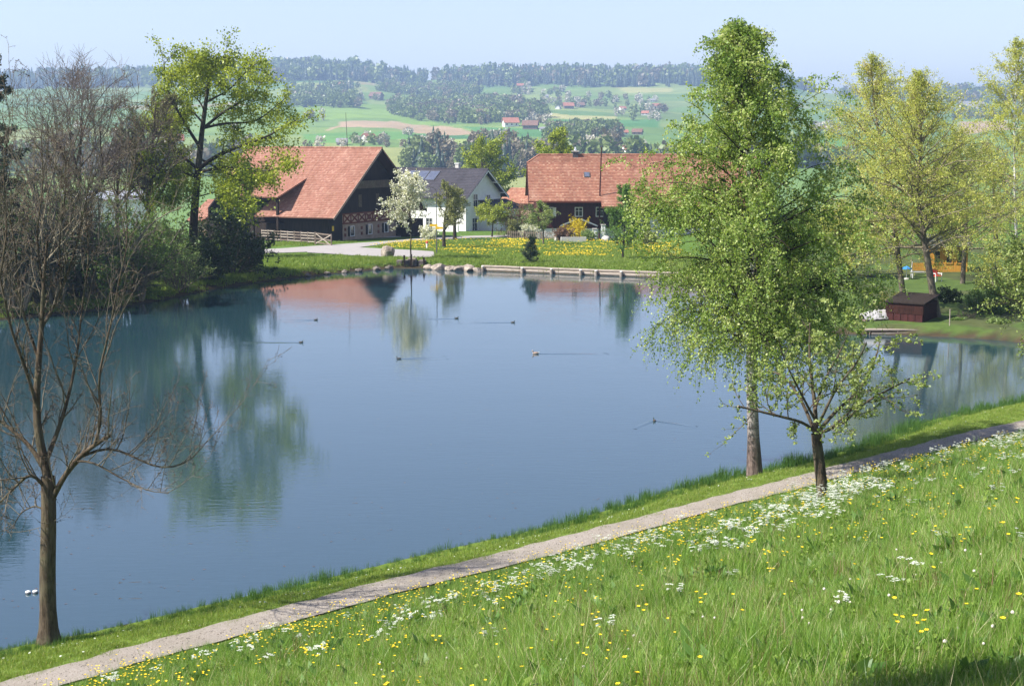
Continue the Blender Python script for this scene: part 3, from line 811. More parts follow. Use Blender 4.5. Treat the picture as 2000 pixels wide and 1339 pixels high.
# the pollarded tree at the near left ----------------------------------------
def left_tree():
    b = hit(96, 1254); Y = b[1]
    T = Tree('pollard_tree', 'bare tree with budding upright shoots on the near shore at far left', b, 23); g = T.rng
    def L(pp, z1, z0=0):
        return [at(x, y, Y + z0+(z1-z0)*i/(len(pp)-1))-b for i, (x, y) in enumerate(pp)]
    tr = (L([(96, 1262), (92, 1130), (96, 1000), (94, 930)], 0), 0.20, 0.165)
    limbs = [(L([(94, 935), (70, 830), (72, 740), (82, 640), (84, 560), (92, 470)], 0.4), 0.15, 0.03),
             (L([(96, 985), (122, 935), (150, 895), (185, 868), (215, 850)], -0.5), 0.10, 0.05),
             (L([(150, 895), (210, 870), (250, 885), (310, 918), (370, 905), (405, 860)], -0.8, -0.25), 0.045, 0.012),
             (L([(96, 960), (60, 920), (20, 960), (-30, 1010)], -0.8), 0.06, 0.02),
             (L([(94, 930), (60, 870), (0, 820), (-60, 790)], 0.8), 0.08, 0.03),
             (L([(90, 900), (110, 850), (130, 790), (150, 700), (160, 600)], 0.9), 0.075, 0.02),
             (L([(75, 800), (50, 720), (20, 640), (0, 540)], -0.9), 0.065, 0.02),
             (L([(185, 868), (200, 820), (190, 740), (215, 640), (230, 560)], -0.9, -0.4), 0.05, 0.015),
             (L([(140, 900), (180, 900), (230, 930), (290, 960), (330, 962)], -1.2, -0.2), 0.035, 0.01),
             (L([(82, 640), (120, 570), (150, 480), (170, 380)], 0.9, 0.4), 0.045, 0.012),
             (L([(75, 700), (40, 600), (30, 480), (10, 380)], 0.2, 0.4), 0.05, 0.012),
             (L([(84, 560), (70, 460), (85, 360), (80, 250)], 0.6, 0.4), 0.035, 0.01),
             (L([(160, 600), (175, 500), (165, 400), (185, 300)], 1.2, 0.9), 0.028, 0.008),
             (L([(0, 540), (15, 450), (5, 340), (20, 230)], -1.1, -0.9), 0.03, 0.008),
             (L([(230, 560), (250, 470), (245, 400), (262, 330)], -1.1, -0.9), 0.02, 0.007),
             (L([(120, 570), (115, 470), (130, 370), (125, 280)], 0.5, 0.7), 0.03, 0.008),
             (L([(92, 1000), (70, 985), (40, 1000), (20, 1040)], 0.5), 0.03, 0.008)]
    P0, R0 = poly_limbs([tr], 10); R0[0, 0] = 0.33; R0[0, 1] = 0.225
    P1, R1 = poly_limbs(limbs, 14)
    # long upright shoots
    p, d, Ln, rr = spawn(g, P1, R1, 11, 0.15, 1.0, 48, 14, 0, None, None, 0.5, 0.009)
    d = unit(d + np.array([0, 0, 0.85])); Ln = g.uniform(0.6, 2.6, len(p))
    P2, R2 = grow(g, p, d, Ln, np.minimum(rr, 0.021), 9, 0.08, 0.07, 0.3)
    p, d, Ln, rr = spawn(g, P2, R2, 9, 0.12, 1.0, 46, 14, 0.32, None, lambda t: 1.2-0.5*t, 0.55, 0.0055)
    P3, R3 = grow(g, p, d, Ln, rr, 5, 0.17, 0.03, 0.5)
    p, d, Ln, rr = spawn(g, P3, R3, 2, 0.25, 1.0, 42, 12, 0.4, None, None, 0.7, 0.0045)
    P4, R4 = grow(g, p, d, Ln, rr, 3, 0.14, 0.03, 0.6)
    T.part('trunk', [(P0, R0, 14)], MAT['bark'])
    T.part('limbs', [(P1, R1*0.8, 8)], MAT['bark'])
    T.part('branches', [(P2, R2, 5), (P3, R3, 3), (P4, R4, 3)], MAT['twig'])
    q, tn = along(g, P4, 3, 0.3, 1.0, 0.01); q2, t2 = along(g, P3, 3, 0.3, 1.0, 0.01)
    q = np.concatenate([q, q2]); tn = np.concatenate([tn, t2])
    T.leaves('buds', q, 0.032, MAT['bud'], aspect=0.6, D=tn, follow=2.0)
left_tree()

# the left bank: oak, bare trees, thicket ------------------------------------
def oak():
    b = ground(378, 118); Y = b[1]
    T = Tree('oak_tree', 'broad oak in bright yellow-green new leaf beside the barn', b, 24); g = T.rng
    def L(pp, z1, z0=0):
        return [at(x, y, Y + z0+(z1-z0)*i/(len(pp)-1))-b for i, (x, y) in enumerate(pp)]
    tr = (L([(376, 545), (376, 470), (382, 380), (390, 300), (396, 240), (404, 190), (408, 150)], 0), 0.42, 0.12)
    limbs = [(L([(388, 330), (420, 305), (470, 285), (520, 268), (578, 235)], -3), 0.26, 0.05),
             (L([(386, 330), (350, 300), (320, 262), (300, 240)], 2), 0.2, 0.05),
             (L([(392, 290), (360, 240), (335, 195), (318, 150), (322, 120)], -2), 0.2, 0.05),
             (L([(398, 250), (440, 215), (490, 190), (520, 150)], 2.5), 0.18, 0.05),
             (L([(404, 190), (415, 140), (430, 115), (445, 108)], 0), 0.13, 0.04),
             (L([(404, 180), (385, 130), (375, 112)], -1.5), 0.10, 0.04),
             (L([(390, 335), (450, 325), (520, 335), (580, 325)], -4), 0.17, 0.04),
             (L([(382, 345), (340, 330), (300, 335), (270, 320)], -3), 0.14, 0.04),
             (L([(398, 250), (440, 240), (500, 240), (560, 190)], 4), 0.16, 0.04),
             (L([(390, 310), (430, 330), (470, 355), (530, 350)], 3), 0.12, 0.04),
             (L([(396, 240), (370, 210), (340, 230), (310, 200)], 4), 0.12, 0.04),
             (L([(382, 400), (345, 375), (305, 390)], -3), 0.08, 0.03),
             (L([(384, 385), (430, 372), (480, 392)], -4), 0.08, 0.03),
             (L([(386, 350), (370, 330), (330, 340)], 5), 0.08, 0.03),
             (L([(400, 220), (392, 200), (360, 170), (350, 130)], 3), 0.10, 0.03),
             (L([(402, 200), (450, 175), (480, 140), (500, 125)], -3.5), 0.12, 0.04)]
    P0, R0 = poly_limbs([tr], 16); P1, R1 = poly_limbs(limbs, 14)
    R1 = R1*0.72
    p, d, Ln, rr = spawn(g, P1, R1, 15, 0.2, 1.0, 52, 14, 0, None, None, 0.5, 0.025)
    Ln = g.uniform(0.8, 2.2, len(p))
    P2, R2 = grow(g, p, d, Ln, rr, 6, 0.2, -0.02, 0.3)
    p, d, Ln, rr = spawn(g, P2, R2, 6, 0.25, 1.0, 48, 15, 0.45, None, None, 0.6, 0.015)
    P3, R3 = grow(g, p, d, Ln, rr, 4, 0.2, 0.02, 0.4)
    T.part('trunk', [(P0, R0, 12)], MAT['bark_dark'])
    T.part('limbs', [(P1, R1, 8)], MAT['bark_dark'])
    T.part('branches', [(P2, R2, 4), (P3, R3, 3)], MAT['bark_dark'])
    q, _ = along(g, P3, 30, 0.05, 1.1, 0.26)
    q[:, 2] = q[:, 2]
    T.leaves('crown', q, 0.18, MAT['l_oak'], var=0.5, aspect=0.65, tint=clump_tint(g, q, 2.5))
oak()
def gp(px, Y): return ground(px, Y)
def top(row, Y, z0): return float(at(1000, row, Y)[2]-z0)
def T_at(px, Y, row): 
    b = gp(px, Y); return b, top(row, Y, b[2])
b, h = T_at(182, 112, 84)
std_tree('ash_tree', 'tall bare tree with a wide fan of grey twigs on the left bank', b, 31, h*0.66, 0.36, 8.6, None, barkmat='bark_dark', twigmat='twig_grey', crown0=0.42, nlimb=20, k2=12, k3=12, up=0.06, ang=44, rmin=0.015, tw=0.5, lean=(-0.04, 0), shape=lambda t: 1.05-0.25*t)
b, h = T_at(292, 116, 72)
std_tree('alder_tree', 'slender half-bare tree with ivy-brown trunk left of the oak', b, 32, h*0.74, 0.36, 6.0, 'l_olive', 0.12, 'bark_grey', 0.36, 22, 12, 10, 2, 0.06, 44, 'twig_grey', rmin=0.017, tw=0.48, lean=(-0.05, 0.02))
b, h = T_at(232, 122, 150)
std_tree('ash_tree', 'smaller bare tree with crooked dark limbs between the two tall trunks', b, 33, h*0.7, 0.28, 6.0, None, barkmat='bark_dark', twigmat='twig_grey', crown0=0.4, nlimb=16, k2=11, k3=10, up=0.06, ang=45, rmin=0.017)
b, h = T_at(472, 142, 318)
std_tree('field_maple', 'small leafy tree with thin trunk before the dark barn doorway', b, 34, h, 0.14, 3.8, 'l_mid', 0.17, 'bark_dark', 0.24, 24, 8, 7, 9, 0.05, 48, rmin=0.012)
b, h = T_at(-12, 100, 92)
std_tree('spruce_tree', 'dark evergreen cut off by the left picture edge', b, 35, h, 0.35, 4.6, 'l_conifer', 0.16, 'bark_dark', 0.12, 46, 8, 7, 9, -0.04, 88, rmin=0.01, hang=0.5, tw=0.3)
k = 0
for px, Y, row, lab in ((60, 103, 335, 'dense bare brush at the back of the left thicket'), (145, 104, 320, 'second bare brush clump behind the tallest bare shrub'), (30, 97.5, 270, 'bare shrub of pale upright stems next to the dark evergreen'), (110, 100, 235, 'tallest bare multi-stemmed shrub of the left bank thicket'), (185, 102.5, 330, 'bare brown multi-stemmed shrub below the wide bare tree'),
                        (275, 105.5, 455, 'lower bare shrub leaning over the water at the thicket end'), (-40, 97, 330, 'bare shrub at the left picture edge over the water')):
    b, h = T_at(px, Y, row)
    bush('bare_shrub', lab, b, 50+k, h*0.40, h, 'l_olive' if k % 2 else 'l_mid', 0.10, 9, 9, 2, 'shrub', 'bark_pale', rmin=0.012, up=0.08, depth=h*0.3); k += 1
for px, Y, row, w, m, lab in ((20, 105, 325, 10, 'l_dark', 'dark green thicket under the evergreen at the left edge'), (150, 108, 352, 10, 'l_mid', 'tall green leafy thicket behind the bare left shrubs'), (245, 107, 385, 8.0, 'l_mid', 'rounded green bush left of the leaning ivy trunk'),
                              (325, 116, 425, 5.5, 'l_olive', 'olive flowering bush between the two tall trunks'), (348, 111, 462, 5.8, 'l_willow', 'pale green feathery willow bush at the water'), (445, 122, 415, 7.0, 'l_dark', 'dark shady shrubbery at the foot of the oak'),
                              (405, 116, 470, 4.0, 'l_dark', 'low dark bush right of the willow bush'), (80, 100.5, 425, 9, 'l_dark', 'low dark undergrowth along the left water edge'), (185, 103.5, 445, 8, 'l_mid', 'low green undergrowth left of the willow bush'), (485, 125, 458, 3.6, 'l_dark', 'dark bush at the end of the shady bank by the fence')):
    b, h = T_at(px, Y, row)
    bush('bush', lab, b, 70+k, w, h, m, (0.21 if m == 'l_dark' else 0.17) if m != 'l_willow' else 0.12, 24, 12, 9, rmin=0.01, aspect=0.5 if m != 'l_willow' else 0.25); k += 1

# the far lawn and the gardens -------------------------------------------------
def blossom():
    b = hit(803, 505); Y = b[1]
    h = top(352, Y, b[2])
    T = std_tree('blossom_tree', 'young fruit tree white with blossom beside the stone sluice', b, 101, h, 0.075, 3.0, 'l_blossom', 0.17, 'bark_dark', 0.36, 34, 7, 6, 5, 0.06, 50, rmin=0.008, lean=(-0.02, 0), shape=lambda t: 1.0-0.72*np.abs((t-0.55)/0.45)**2)
blossom()
def lawn_tree(name, lab, px, row, toprow, seed, r, spread, mat, leaf, **kw):
    b = hit(px, row); h = top(toprow, b[1], b[2])
    return std_tree(name, lab, b, seed, h, r, spread, mat, leaf, rmin=kw.pop('rmin', 0.01), **kw)
lawn_tree('fruit_tree', 'old fruit tree with grey-green haze of leaves beside the lamp post', 867, 484, 362, 102, 0.22, 3.3, 'l_olive', 0.13, barkmat='bark_dark', crown0=0.28, nlimb=20, k2=9, k3=8, kl=5, ang=54)
lawn_tree('fruit_tree', 'rear fruit tree with thick dark trunk at the lane edge', 888, 468, 372, 103, 0.26, 3.2, 'l_olive', 0.13, barkmat='bark_dark', crown0=0.28, nlimb=18, k2=9, k3=8, kl=4, ang=52)
lawn_tree('umbrella_tree', 'small lime-green tree with flat umbrella crown before the white house', 961, 463, 410, 104, 0.13, 2.4, 'l_lime', 0.17, barkmat='bark_dark', crown0=0.55, nlimb=26, k2=8, k3=6, kl=8, ang=62, up=0.0, droop=-0.16, shape=lambda t: 1+0*t)
lawn_tree('fruit_tree', 'young fruit tree in pale leaf in front of the garden fence', 1061, 479, 398, 105, 0.10, 2.2, 'l_apple', 0.13, barkmat='bark_grey', crown0=0.28, nlimb=18, k2=8, k3=7, kl=4, ang=48)
lawn_tree('larch_tree', 'slim bright green conifer in front of the red farmhouse', 1216, 506, 365, 106, 0.11, 2.9, 'l_larch', 0.15, barkmat='bark_dark', crown0=0.12, nlimb=64, k2=8, k3=5, kl=8, ang=68, up=0.05, tw=0.34, aspect=0.3, shape=lambda t: 1.05-0.85*t)
lawn_tree('spruce_sapling', 'small dark spruce alone on the lawn by the log edging', 1035, 514, 462, 107, 0.07, 1.1, 'l_conifer', 0.10, barkmat='bark_dark', crown0=0.06, nlimb=44, k2=6, k3=4, kl=10, ang=74, up=0.05, tw=0.34, aspect=0.3, shape=lambda t: 1.05-0.85*t)
# big lime-coloured trees behind the houses
for px, Y, row, sp, r, sd, lab in ((952, 262, 288, 7.5, 0.4, 111, 'round yellow-green tree rising behind the dark-roofed house'), (1083, 252, 276, 5.5, 0.35, 112, 'yellow-green treetop showing over the red farmhouse ridge')):
    b, h = T_at(px, Y, row)
    std_tree('maple_tree', lab, b, sd, h, r, sp, 'l_oak', 0.34, 'bark_dark', 0.2, 26, 8, 7, 9, 0.05, 58, rmin=0.03, leafjit=0.25, shape=lambda t: np.sqrt(np.clip(1-((t-0.5)/0.56)**2, 0.05, 1)))
for px, row, tr, w, m, lab, nm in ((1012, 462, 398, 4.2, 'l_brown', 'brownish leafing shrub between the two houses', 'bush'), (1040, 464, 404, 3.6, 'l_mid', 'tall green shrub at the farmhouse corner', 'bush'),
                               (1000, 464, 428, 2.6, 'l_olive', 'olive garden shrub near the shed roof', 'bush'), (1033, 466, 436, 2.2, 'l_blossom', 'small white flowering shrub in the farm garden', 'bush'),
                               (1130, 468, 424, 2.6, 'l_yellow', 'yellow forsythia in full flower before the farmhouse', 'forsythia_bush'), (1098, 470, 442, 2.2, 'l_brown', 'low brownish twiggy shrub left of the forsythia', 'bush'),
                               (1150, 470, 448, 1.8, 'l_willow', 'low grey-green shrub right of the forsythia', 'bush'), (1255, 478, 440, 4.2, 'l_olive', 'low olive hedge shrub right of the slim conifer', 'bush'), (838, 470, 440, 2.0, 'l_blossom', 'pale flowering shrub on the far side of the lane', 'bush')):
    b = hit(px, row); h = top(tr, b[1], b[2])
    bush(nm, lab, b, 120+k, w, h, m, 0.14 if m != 'l_yellow' else 0.12, 18, 9, 8, rmin=0.01); k += 1

# the right bank ---------------------------------------------------------------
def gold(px_pts, Y, seed, label, sp, c0, r, n, leafn=9, bark='bark_grey', leaf=0.105, mat='l_gold', name='poplar_tree'):
    b = gp(px_pts[0][0], Y)
    T = Tree(name, label, b, seed); g = T.rng
    pts = [np.array([0, 0, -0.2])] + [at(x, y, Y)-b for x, y in px_pts[1:]]
    P0, R0 = poly_limbs([(pts, r, 0.02)], 20)
    H = pts[-1][2]
    hh = H*(c0 + (0.98-c0)*(np.arange(n)+g.uniform(0, 1, n))/n)
    pos = np.stack([np.interp(hh, P0[0, :, 2], P0[0, :, k]) for k in range(3)], 1)
    az = np.arange(n)*2.39996 + g.normal(0, 0.4, n)
    el = np.radians(np.interp(hh/H, [c0, 0.6, 1], [12, 38, 64]) + g.normal(0, 9, n))
    d = np.stack([np.cos(az)*np.cos(el), np.sin(az)*np.cos(el), np.sin(el)], 1)
    L = sp*np.interp(hh/H, [c0, 0.45, 0.6, 0.75, 0.88, 1.0], [1.15, 1.2, 1.05, 0.72, 0.38, 0.13])*g.uniform(0.7, 1.15, n)
    P1, R1 = grow(g, pos, d, L, np.interp(hh, [0, H], [r*0.42, 0.02]), 9, 0.10, 0.03, 0.15, -0.07)
    p, dd, L2, rr = spawn(g, P1, R1, 10, 0.12, 1.0, 42, 12, 0.36, None, lambda t: 1.15-0.5*t, 0.5, 0.012)
    P2, R2 = grow(g, p, dd, L2, rr, 5, 0.14, 0.02, 0.3, -0.06)
    p, dd, L3, rr = spawn(g, P2, R2, 6, 0.15, 1.0, 40, 15, 0.5, None, None, 0.6, 0.009)
    P3, R3 = grow(g, p, dd, L3, rr, 3, 0.14, 0.0, 0.6, -0.12)
    T.part('trunk', [(P0, R0, 10)], MAT[bark])
    T.part('branches', [(P1, R1, 5), (P2, R2, 3)], MAT['bark_pale'])
    q, _ = along(g, P3, leafn, 0.05, 1.0, 0.07)
    keep = g.random(len(q)) < np.interp(q[:, 2]/H, [0, 0.7, 1.0], [1, 0.85, 0.25])
    q = q[keep]
    T.leaves('crown', q, leaf, MAT[mat], tint=clump_tint(g, q, 1.6), aspect=0.5, hang=0.3)
gold([(1832, 0), (1815, 530), (1806, 470), (1790, 380), (1800, 280), (1796, 200), (1794, 150)], 93, 141, 'golden-green tree with leaning trunk right of the boathouse', 5.0, 0.26, 0.26, 98, 13, 'bark_grey', 0.105)
gold([(1768, 0), (1754, 500), (1742, 400), (1722, 290), (1706, 200), (1702, 118)], 98, 142, 'golden-green tree with thin bare top behind the boathouse', 5.0, 0.20, 0.22, 92, 13, 'bark_grey', 0.105)
gold([(1880, 0), (1884, 480), (1890, 400), (1880, 330), (1870, 262)], 112, 143, 'yellowish tree behind the orange hut', 5.0, 0.22, 0.2, 52, 9, 'bark_grey', 0.115)
MAT['birch_white'] = m_plain('birch_white', (0.5, 0.48, 0.44), (0.7, 0.68, 0.64), 5, 0.8, 0.2, 0.3, 0.02)
gold([(1984, 0), (1985, 480), (1982, 350), (1981, 230), (1990, 80)], 122, 144, 'slim white-stemmed birch near the right picture edge', 5.0, 0.12, 0.15, 76, 12, 'birch_white', 0.13, 'l_gold', 'birch_tree')
b, h = T_at(1945, 150, 285)
std_tree('copper_tree', 'reddish brown half-bare tree behind the right bank', b, 145, h, 0.25, 4.5, 'l_brown', 0.15, 'bark_dark', 0.15, 18, 8, 7, 2, 0.05, 50, 'twig', rmin=0.016)
b, h = T_at(1660, 118, 420)
std_tree('hazel_tree', 'leafy tree showing right of the tall birch on the far bank', b, 146, h, 0.2, 4.8, 'l_gold', 0.15, 'bark_dark', 0.10, 24, 9, 7, 8, 0.05, 52, rmin=0.013)
b, h = T_at(2075, 63, 470)
std_tree('apple_tree', 'leafy tree reaching in from the right picture edge over the water', b, 147, h, 0.2, 4.6, 'l_apple', 0.12, 'bark_dark', 0.20, 24, 9, 7, 8, 0.03, 62, rmin=0.008, droop=-0.06)
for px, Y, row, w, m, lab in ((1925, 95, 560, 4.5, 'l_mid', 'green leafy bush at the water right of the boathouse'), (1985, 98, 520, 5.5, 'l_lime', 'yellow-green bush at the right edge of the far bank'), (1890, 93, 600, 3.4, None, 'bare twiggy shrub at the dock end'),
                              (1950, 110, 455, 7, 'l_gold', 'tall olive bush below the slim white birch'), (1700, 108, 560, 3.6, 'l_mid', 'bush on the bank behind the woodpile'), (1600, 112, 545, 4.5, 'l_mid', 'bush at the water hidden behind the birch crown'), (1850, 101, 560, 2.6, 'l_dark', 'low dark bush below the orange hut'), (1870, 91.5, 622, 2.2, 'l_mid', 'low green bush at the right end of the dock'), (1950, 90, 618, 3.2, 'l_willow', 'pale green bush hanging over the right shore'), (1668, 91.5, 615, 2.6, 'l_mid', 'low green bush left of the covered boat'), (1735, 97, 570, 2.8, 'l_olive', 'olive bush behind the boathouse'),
                              (1640, 97, 590, 3.6, 'l_willow', 'low bush left of the boathouse bank')):
    b, h = T_at(px, Y, row)
    bush('bush' if m else 'bare_shrub', lab, b, 150+k, w, h, m, 0.12, 20, 10, 8, rmin=0.009); k += 1

# ------------------------------------------------------------------ buildings
def roof_slope(name, a, b, c, d, mat, parent, course=0.34, thick=0.10, lip=0.06):
    """clay slope a,b along the eave (a->b), d,c along the ridge (d above a): overlapping courses as real steps"""
    a, b, c, d = (np.array(q, float) for q in (a, b, c, d))
    n = unit(np.cross(b-a, d-a))
    if n[2] < 0: n = -n
    hgt = (np.linalg.norm(d-a)+np.linalg.norm(c-b))/2
    m = max(2, int(round(hgt/course)))
    V = []; Fq = []; U = []
    du = unit(b-a)
    for i in range(m):
        t0, t1 = i/m, min((i+1.04)/m, 1.0)
        p0, p1 = a+(d-a)*t0, b+(c-b)*t0
        q0, q1 = a+(d-a)*t1, b+(c-b)*t1
        k = len(V)
        V += [p0+n*lip, p1+n*lip, q1+n*0.004, q0+n*0.004, p0-n*0.01, p1-n*0.01]
        Fq += [(k, k+1, k+2, k+3), (k+4, k+5, k+1, k)]
        for p, vv in ((p0, t0), (p1, t0), (q1, t1-0.002), (q0, t1-0.002), (p0, t0), (p1, t0)):
            U.append(((p-a) @ du + 40, vv*m*course*0.999 - (0 if vv != t0 else -0.01), 0))
    # tile ids must be constant inside a course: lower the top edge a touch
    k = len(V); e = n*-thick
    low = [a-n*0.012, b-n*0.012, c-n*0.012, d-n*0.012]
    V += low + [q+e for q in low]; U += [(0, 0, 0)]*8
    Fq += [(k+7, k+6, k+5, k+4), (k, k+1, k+5, k+4), (k+1, k+2, k+6, k+5), (k+2, k+3, k+7, k+6), (k+3, k, k+4, k+7)]
    U = np.array(U); 
    for i in range(m):
        U[i*6+2, 1] = U[i*6+3, 1] = (i+0.97)*course; U[i*6, 1] = U[i*6+1, 1] = U[i*6+4, 1] = U[i*6+5, 1] = (i+0.02)*course
    me = mesh_np(name, np.array(V), np.array(Fq), mat, False, {'uvw': U})
    return link(name, me, parent)
def ridge_cap(parent, a, b, mat, r=0.14):
    a = np.array(a, float); b = np.array(b, float)
    n = max(2, int(np.linalg.norm(b-a)/0.4)); mb = MB()
    for i in range(n):
        p, q = a+(b-a)*i/n, a+(b-a)*(i+1.08)/n
        mb.tube([p, q], [r, r*0.86], 8)
    o = mb.build('ridge_tiles', mat, parent)
    me = o.data; at_ = me.attributes.new('uvw', 'FLOAT_VECTOR', 'POINT')
    at_.data.foreach_set('vector', (np.random.default_rng(3).uniform(0, 60, (len(me.vertices), 3))).astype(np.float32).ravel()*0+np.repeat(np.arange(len(me.vertices))//16, 3).astype(np.float32)*0.37)
    return o
def window_on(parent, axis, pos, u0, u1, z0, z1, face, shutters=0, frame='white_paint', cross=True, depth=0.08, shmat='white_paint'):
    """window on a wall plane; axis 'x': plane x=pos facing +x, u along y; axis 'y': plane y=pos facing -y, u along x"""
    s = 1 if face > 0 else -1
    def bx(mb, a, b, c, d, p, q):
        lo, hi = (pos+s*p, pos+s*q) if s > 0 else (pos+s*q, pos+s*p)
        if axis == 'x': mb.box(lo, hi, a, b, c, d)
        else: mb.box(a, b, lo, hi, c, d)
        return mb
    w = bx(MB(), u0, u1, z0, z1, -0.02, 0.012).build('window', MAT['glass'], parent)
    f = MB(); t = 0.09
    for a, b, c, d in ((u0-t, u0, z0-t, z1+t), (u1, u1+t, z0-t, z1+t), (u0, u1, z0-t, z0), (u0, u1, z1, z1+t)): bx(f, a, b, c, d, -0.02, depth)
    f.build('frame', MAT[frame], w)
    if cross:
        g = MB(); um = (u0+u1)/2
        bx(g, um-0.03, um+0.03, z0, z1, 0.014, 0.045); zm = z0+(z1-z0)*0.62
        bx(g, u0, um-0.03, zm-0.02, zm+0.02, 0.014, 0.04); bx(g, um+0.03, u1, zm-0.02, zm+0.02, 0.014, 0.04)
        g.build('glazing_bars', MAT[frame], w)
    sw = (u1-u0)*0.5
    if shutters & 1: bx(MB(), u0-t-sw-0.02, u0-t-0.02, z0-0.05, z1+0.05, 0.004, 0.05).build('shutter', MAT[shmat], w)
    if shutters & 2: bx(MB(), u1+t+0.02, u1+t+sw+0.02, z0-0.05, z1+0.05, 0.004, 0.05).build('shutter', MAT[shmat], w)
    return w

# the big barn -------------------------------------------------------------------
def barn():
    th = math.radians(27)
    R = np.array([[math.cos(th), math.sin(th)], [-math.sin(th), math.cos(th)]])     # local x -> (cos,-sin)
    E = at(652.5, 428, 176.0)
    ov, ev = 1.7, 1.3
    o2 = E[:2] - (R.T @ np.array([ov, -ev]) if False else np.array([math.cos(th)*ov + math.sin(th)*(-ev), -math.sin(th)*ov + math.cos(th)*(-ev)]))
    gz = min(hz1(o2[0], o2[1]), at(650, 474, o2[1])[2])
    W, L = 19.2, 18.0
    B = thing('barn', 'big dark wooden barn with broad red tiled roof beside the farm road', 'barn', (o2[0], o2[1], gz), -th)
    ze = E[2]-gz
    rz = 11.05
    pit = (rz-ze)/(W/2+ev)
    # long walls and gable: stone base, timber band, dark boards
    MB().box(-1.2, -0.02, 0.22, W-0.02, -2.6, 2.1).build('stone_base', MAT['stone_wall'], B)
    MB().box(-L, -1.2, 0.24, W-0.1, -2.6, 2.1).build('plank_base', MAT['wood_dark'], B)
    eh = ze + ev*pit
    def gable(x0, x1, z0, y0=0.0, y1=W):
        pts = [(x0, y0, z0), (x0, y1, z0), (x0, y1, eh-0.1), (x0, W/2, eh-0.1+pit*W/2), (x0, y0, eh-0.1)]
        return MB().prism(pts, (x1-x0, 0, 0))
    zf0 = lambda y: eh + pit*y - 0.15
    gable(-0.16, 0.05, 3.25).build('gable_boards', MAT['wood_dark'], B)
    gable(-L, -L+0.2, 2.1).build('gable_boards', MAT['wood_dark'], B)
    MB().box(-L+0.2, -13.8, 4.9, 5.1, -0.5, zf0(4.9)).box(-13.8, -6.5, 3.2, 3.4, -0.5, eh+3.2*pit-0.15).box(-6.5, -0.16, 0.0, 0.2, -1.0, eh-0.1).build('front_boards', MAT['wood_dark'], B)
    MB().box(-L+0.2, -0.16, W-0.2, W, 2.1, eh-0.1).build('back_boards', MAT['wood_dark'], B)
    MB().box(-0.2, 0.09, -0.05, 2.9, -0.6, 3.25).build('corner_boards', MAT['wood_dark'], B)
    MB().box(-0.12, 0.02, 2.9, W-0.05, 2.12, 3.25).build('infill', MAT['plaster_pink'], B)
    def bm(a, b, w=0.16): MB().beam((0.03, *a), (0.03, *b), w, 0.12, (1, 0, 0)).build('beam', MAT['timber'], B)
    MB().box(0.0, 0.10, 2.9, W-0.05, 2.02, 2.2).build('beam', MAT['timber'], B); MB().box(0.0, 0.10, 2.9, W-0.05, 3.17, 3.33).build('beam', MAT['timber'], B)
    for i in range(9):
        y = 3.2 + i*1.65
        MB().box(0.0, 0.085, y-0.09, y+0.09, 2.2, 3.17).build('beam', MAT['timber'], B)
        bm((y+0.1, 2.22), (y+1.55, 3.15)); MB().beam((0.05, y+0.1, 3.15), (0.05, y+1.55, 2.22), 0.16, 0.11, (1, 0, 0)).build('beam', MAT['timber'], B)
        if i in (3, 4):
            c = y+0.82; MB().prism([(0.02, c-0.36, 2.68), (0.02, c, 3.04), (0.02, c+0.36, 2.68), (0.02, c, 2.32)], (0.1, 0, 0)).build('lozenge', MAT['timber'], B)
    for y in (4.75, 8.8, 12.6): window_on(B, 'x', -0.02, y, y+0.8, 0.55, 1.65, 1, 1, 'white_paint', False, 0.1, 'wood_dark')
    for y in (3.6, 7.3, 11.2):
        for z in (0.5, 1.2): MB().box(-0.02, 0.03, y-0.16, y+0.2, z, z+0.38).build('quoin', MAT['timber'], B)
    # gallery boards and openings high in the gable
    MB().box(0.05, 0.85, 4.2, W-4.2, 6.15, 6.27).build('gallery_floor', MAT['wood_dark'], B)
    MB().box(0.78, 0.86, 4.2, W-4.2, 6.27, 7.2).build('gallery_rail', MAT['bark'], B)
    for y in (6.6, 10.6):
        MB().box(0.05, 0.09, y, y+0.7, 3.95, 5.5).build('shutter', MAT['bark'], B)
    MB().box(0.0, 0.9, 9, 15.2, -0.9, -0.12).build('ramp_wall', MAT['concrete'], B)
    MB().box(0.02, 1.8, 15.4, W+0.1, -1.6, 2.0).build('lean_to', MAT['wood_dark'], B)
    MB().box(0.09, 0.11, 0.62, 1.02, 1.35, 1.95).build('yellow_notice', MAT['yellow_sign'], B)
    # roof: right bay runs down to the eave, the middle bay is raised as a wide shed dormer over the drive-in
    x1, xm, x0 = ov, -6.3, -L-0.9
    rzz = eh + pit*W/2 + 0.1
    def zf(y): return rzz - abs(y-W/2)*pit
    roof = roof_slope('roof', (xm, -ev, zf(-ev)), (x1, -ev, zf(-ev)), (x1, W/2, rzz), (xm, W/2, rzz), MAT['t_red'], B)
    ys = 4.6
    roof_slope('roof', (x0, ys, zf(ys)), (xm, ys, zf(ys)), (xm, W/2, rzz), (x0, W/2, rzz), MAT['t_red'], B)
    roof_slope('roof', (-13.6, ys+1.2, zf(ys+1.2)+0.02), (-13.6, -ev, zf(-ev)), (-13.55, -ev, zf(-ev)), (-13.55, ys, zf(ys)), MAT['t_red'], B) if False else None
    zd = zf(ys) - (ys+1.6)*0.33
    roof_slope('dormer_roof', (-14.2, -1.6, zd), (xm+0.15, -1.6, zd), (xm+0.15, ys+0.4, zf(ys)+0.18), (-14.2, ys+0.4, zf(ys)+0.18), MAT['t_red'], B)
    roof_slope('roof', (-9.9, -ev, zf(-ev)), (xm, -ev, zf(-ev)), (xm, ys, zf(ys)-0.02), (-9.0, 1.8, zf(1.8)), MAT['t_red'], B)
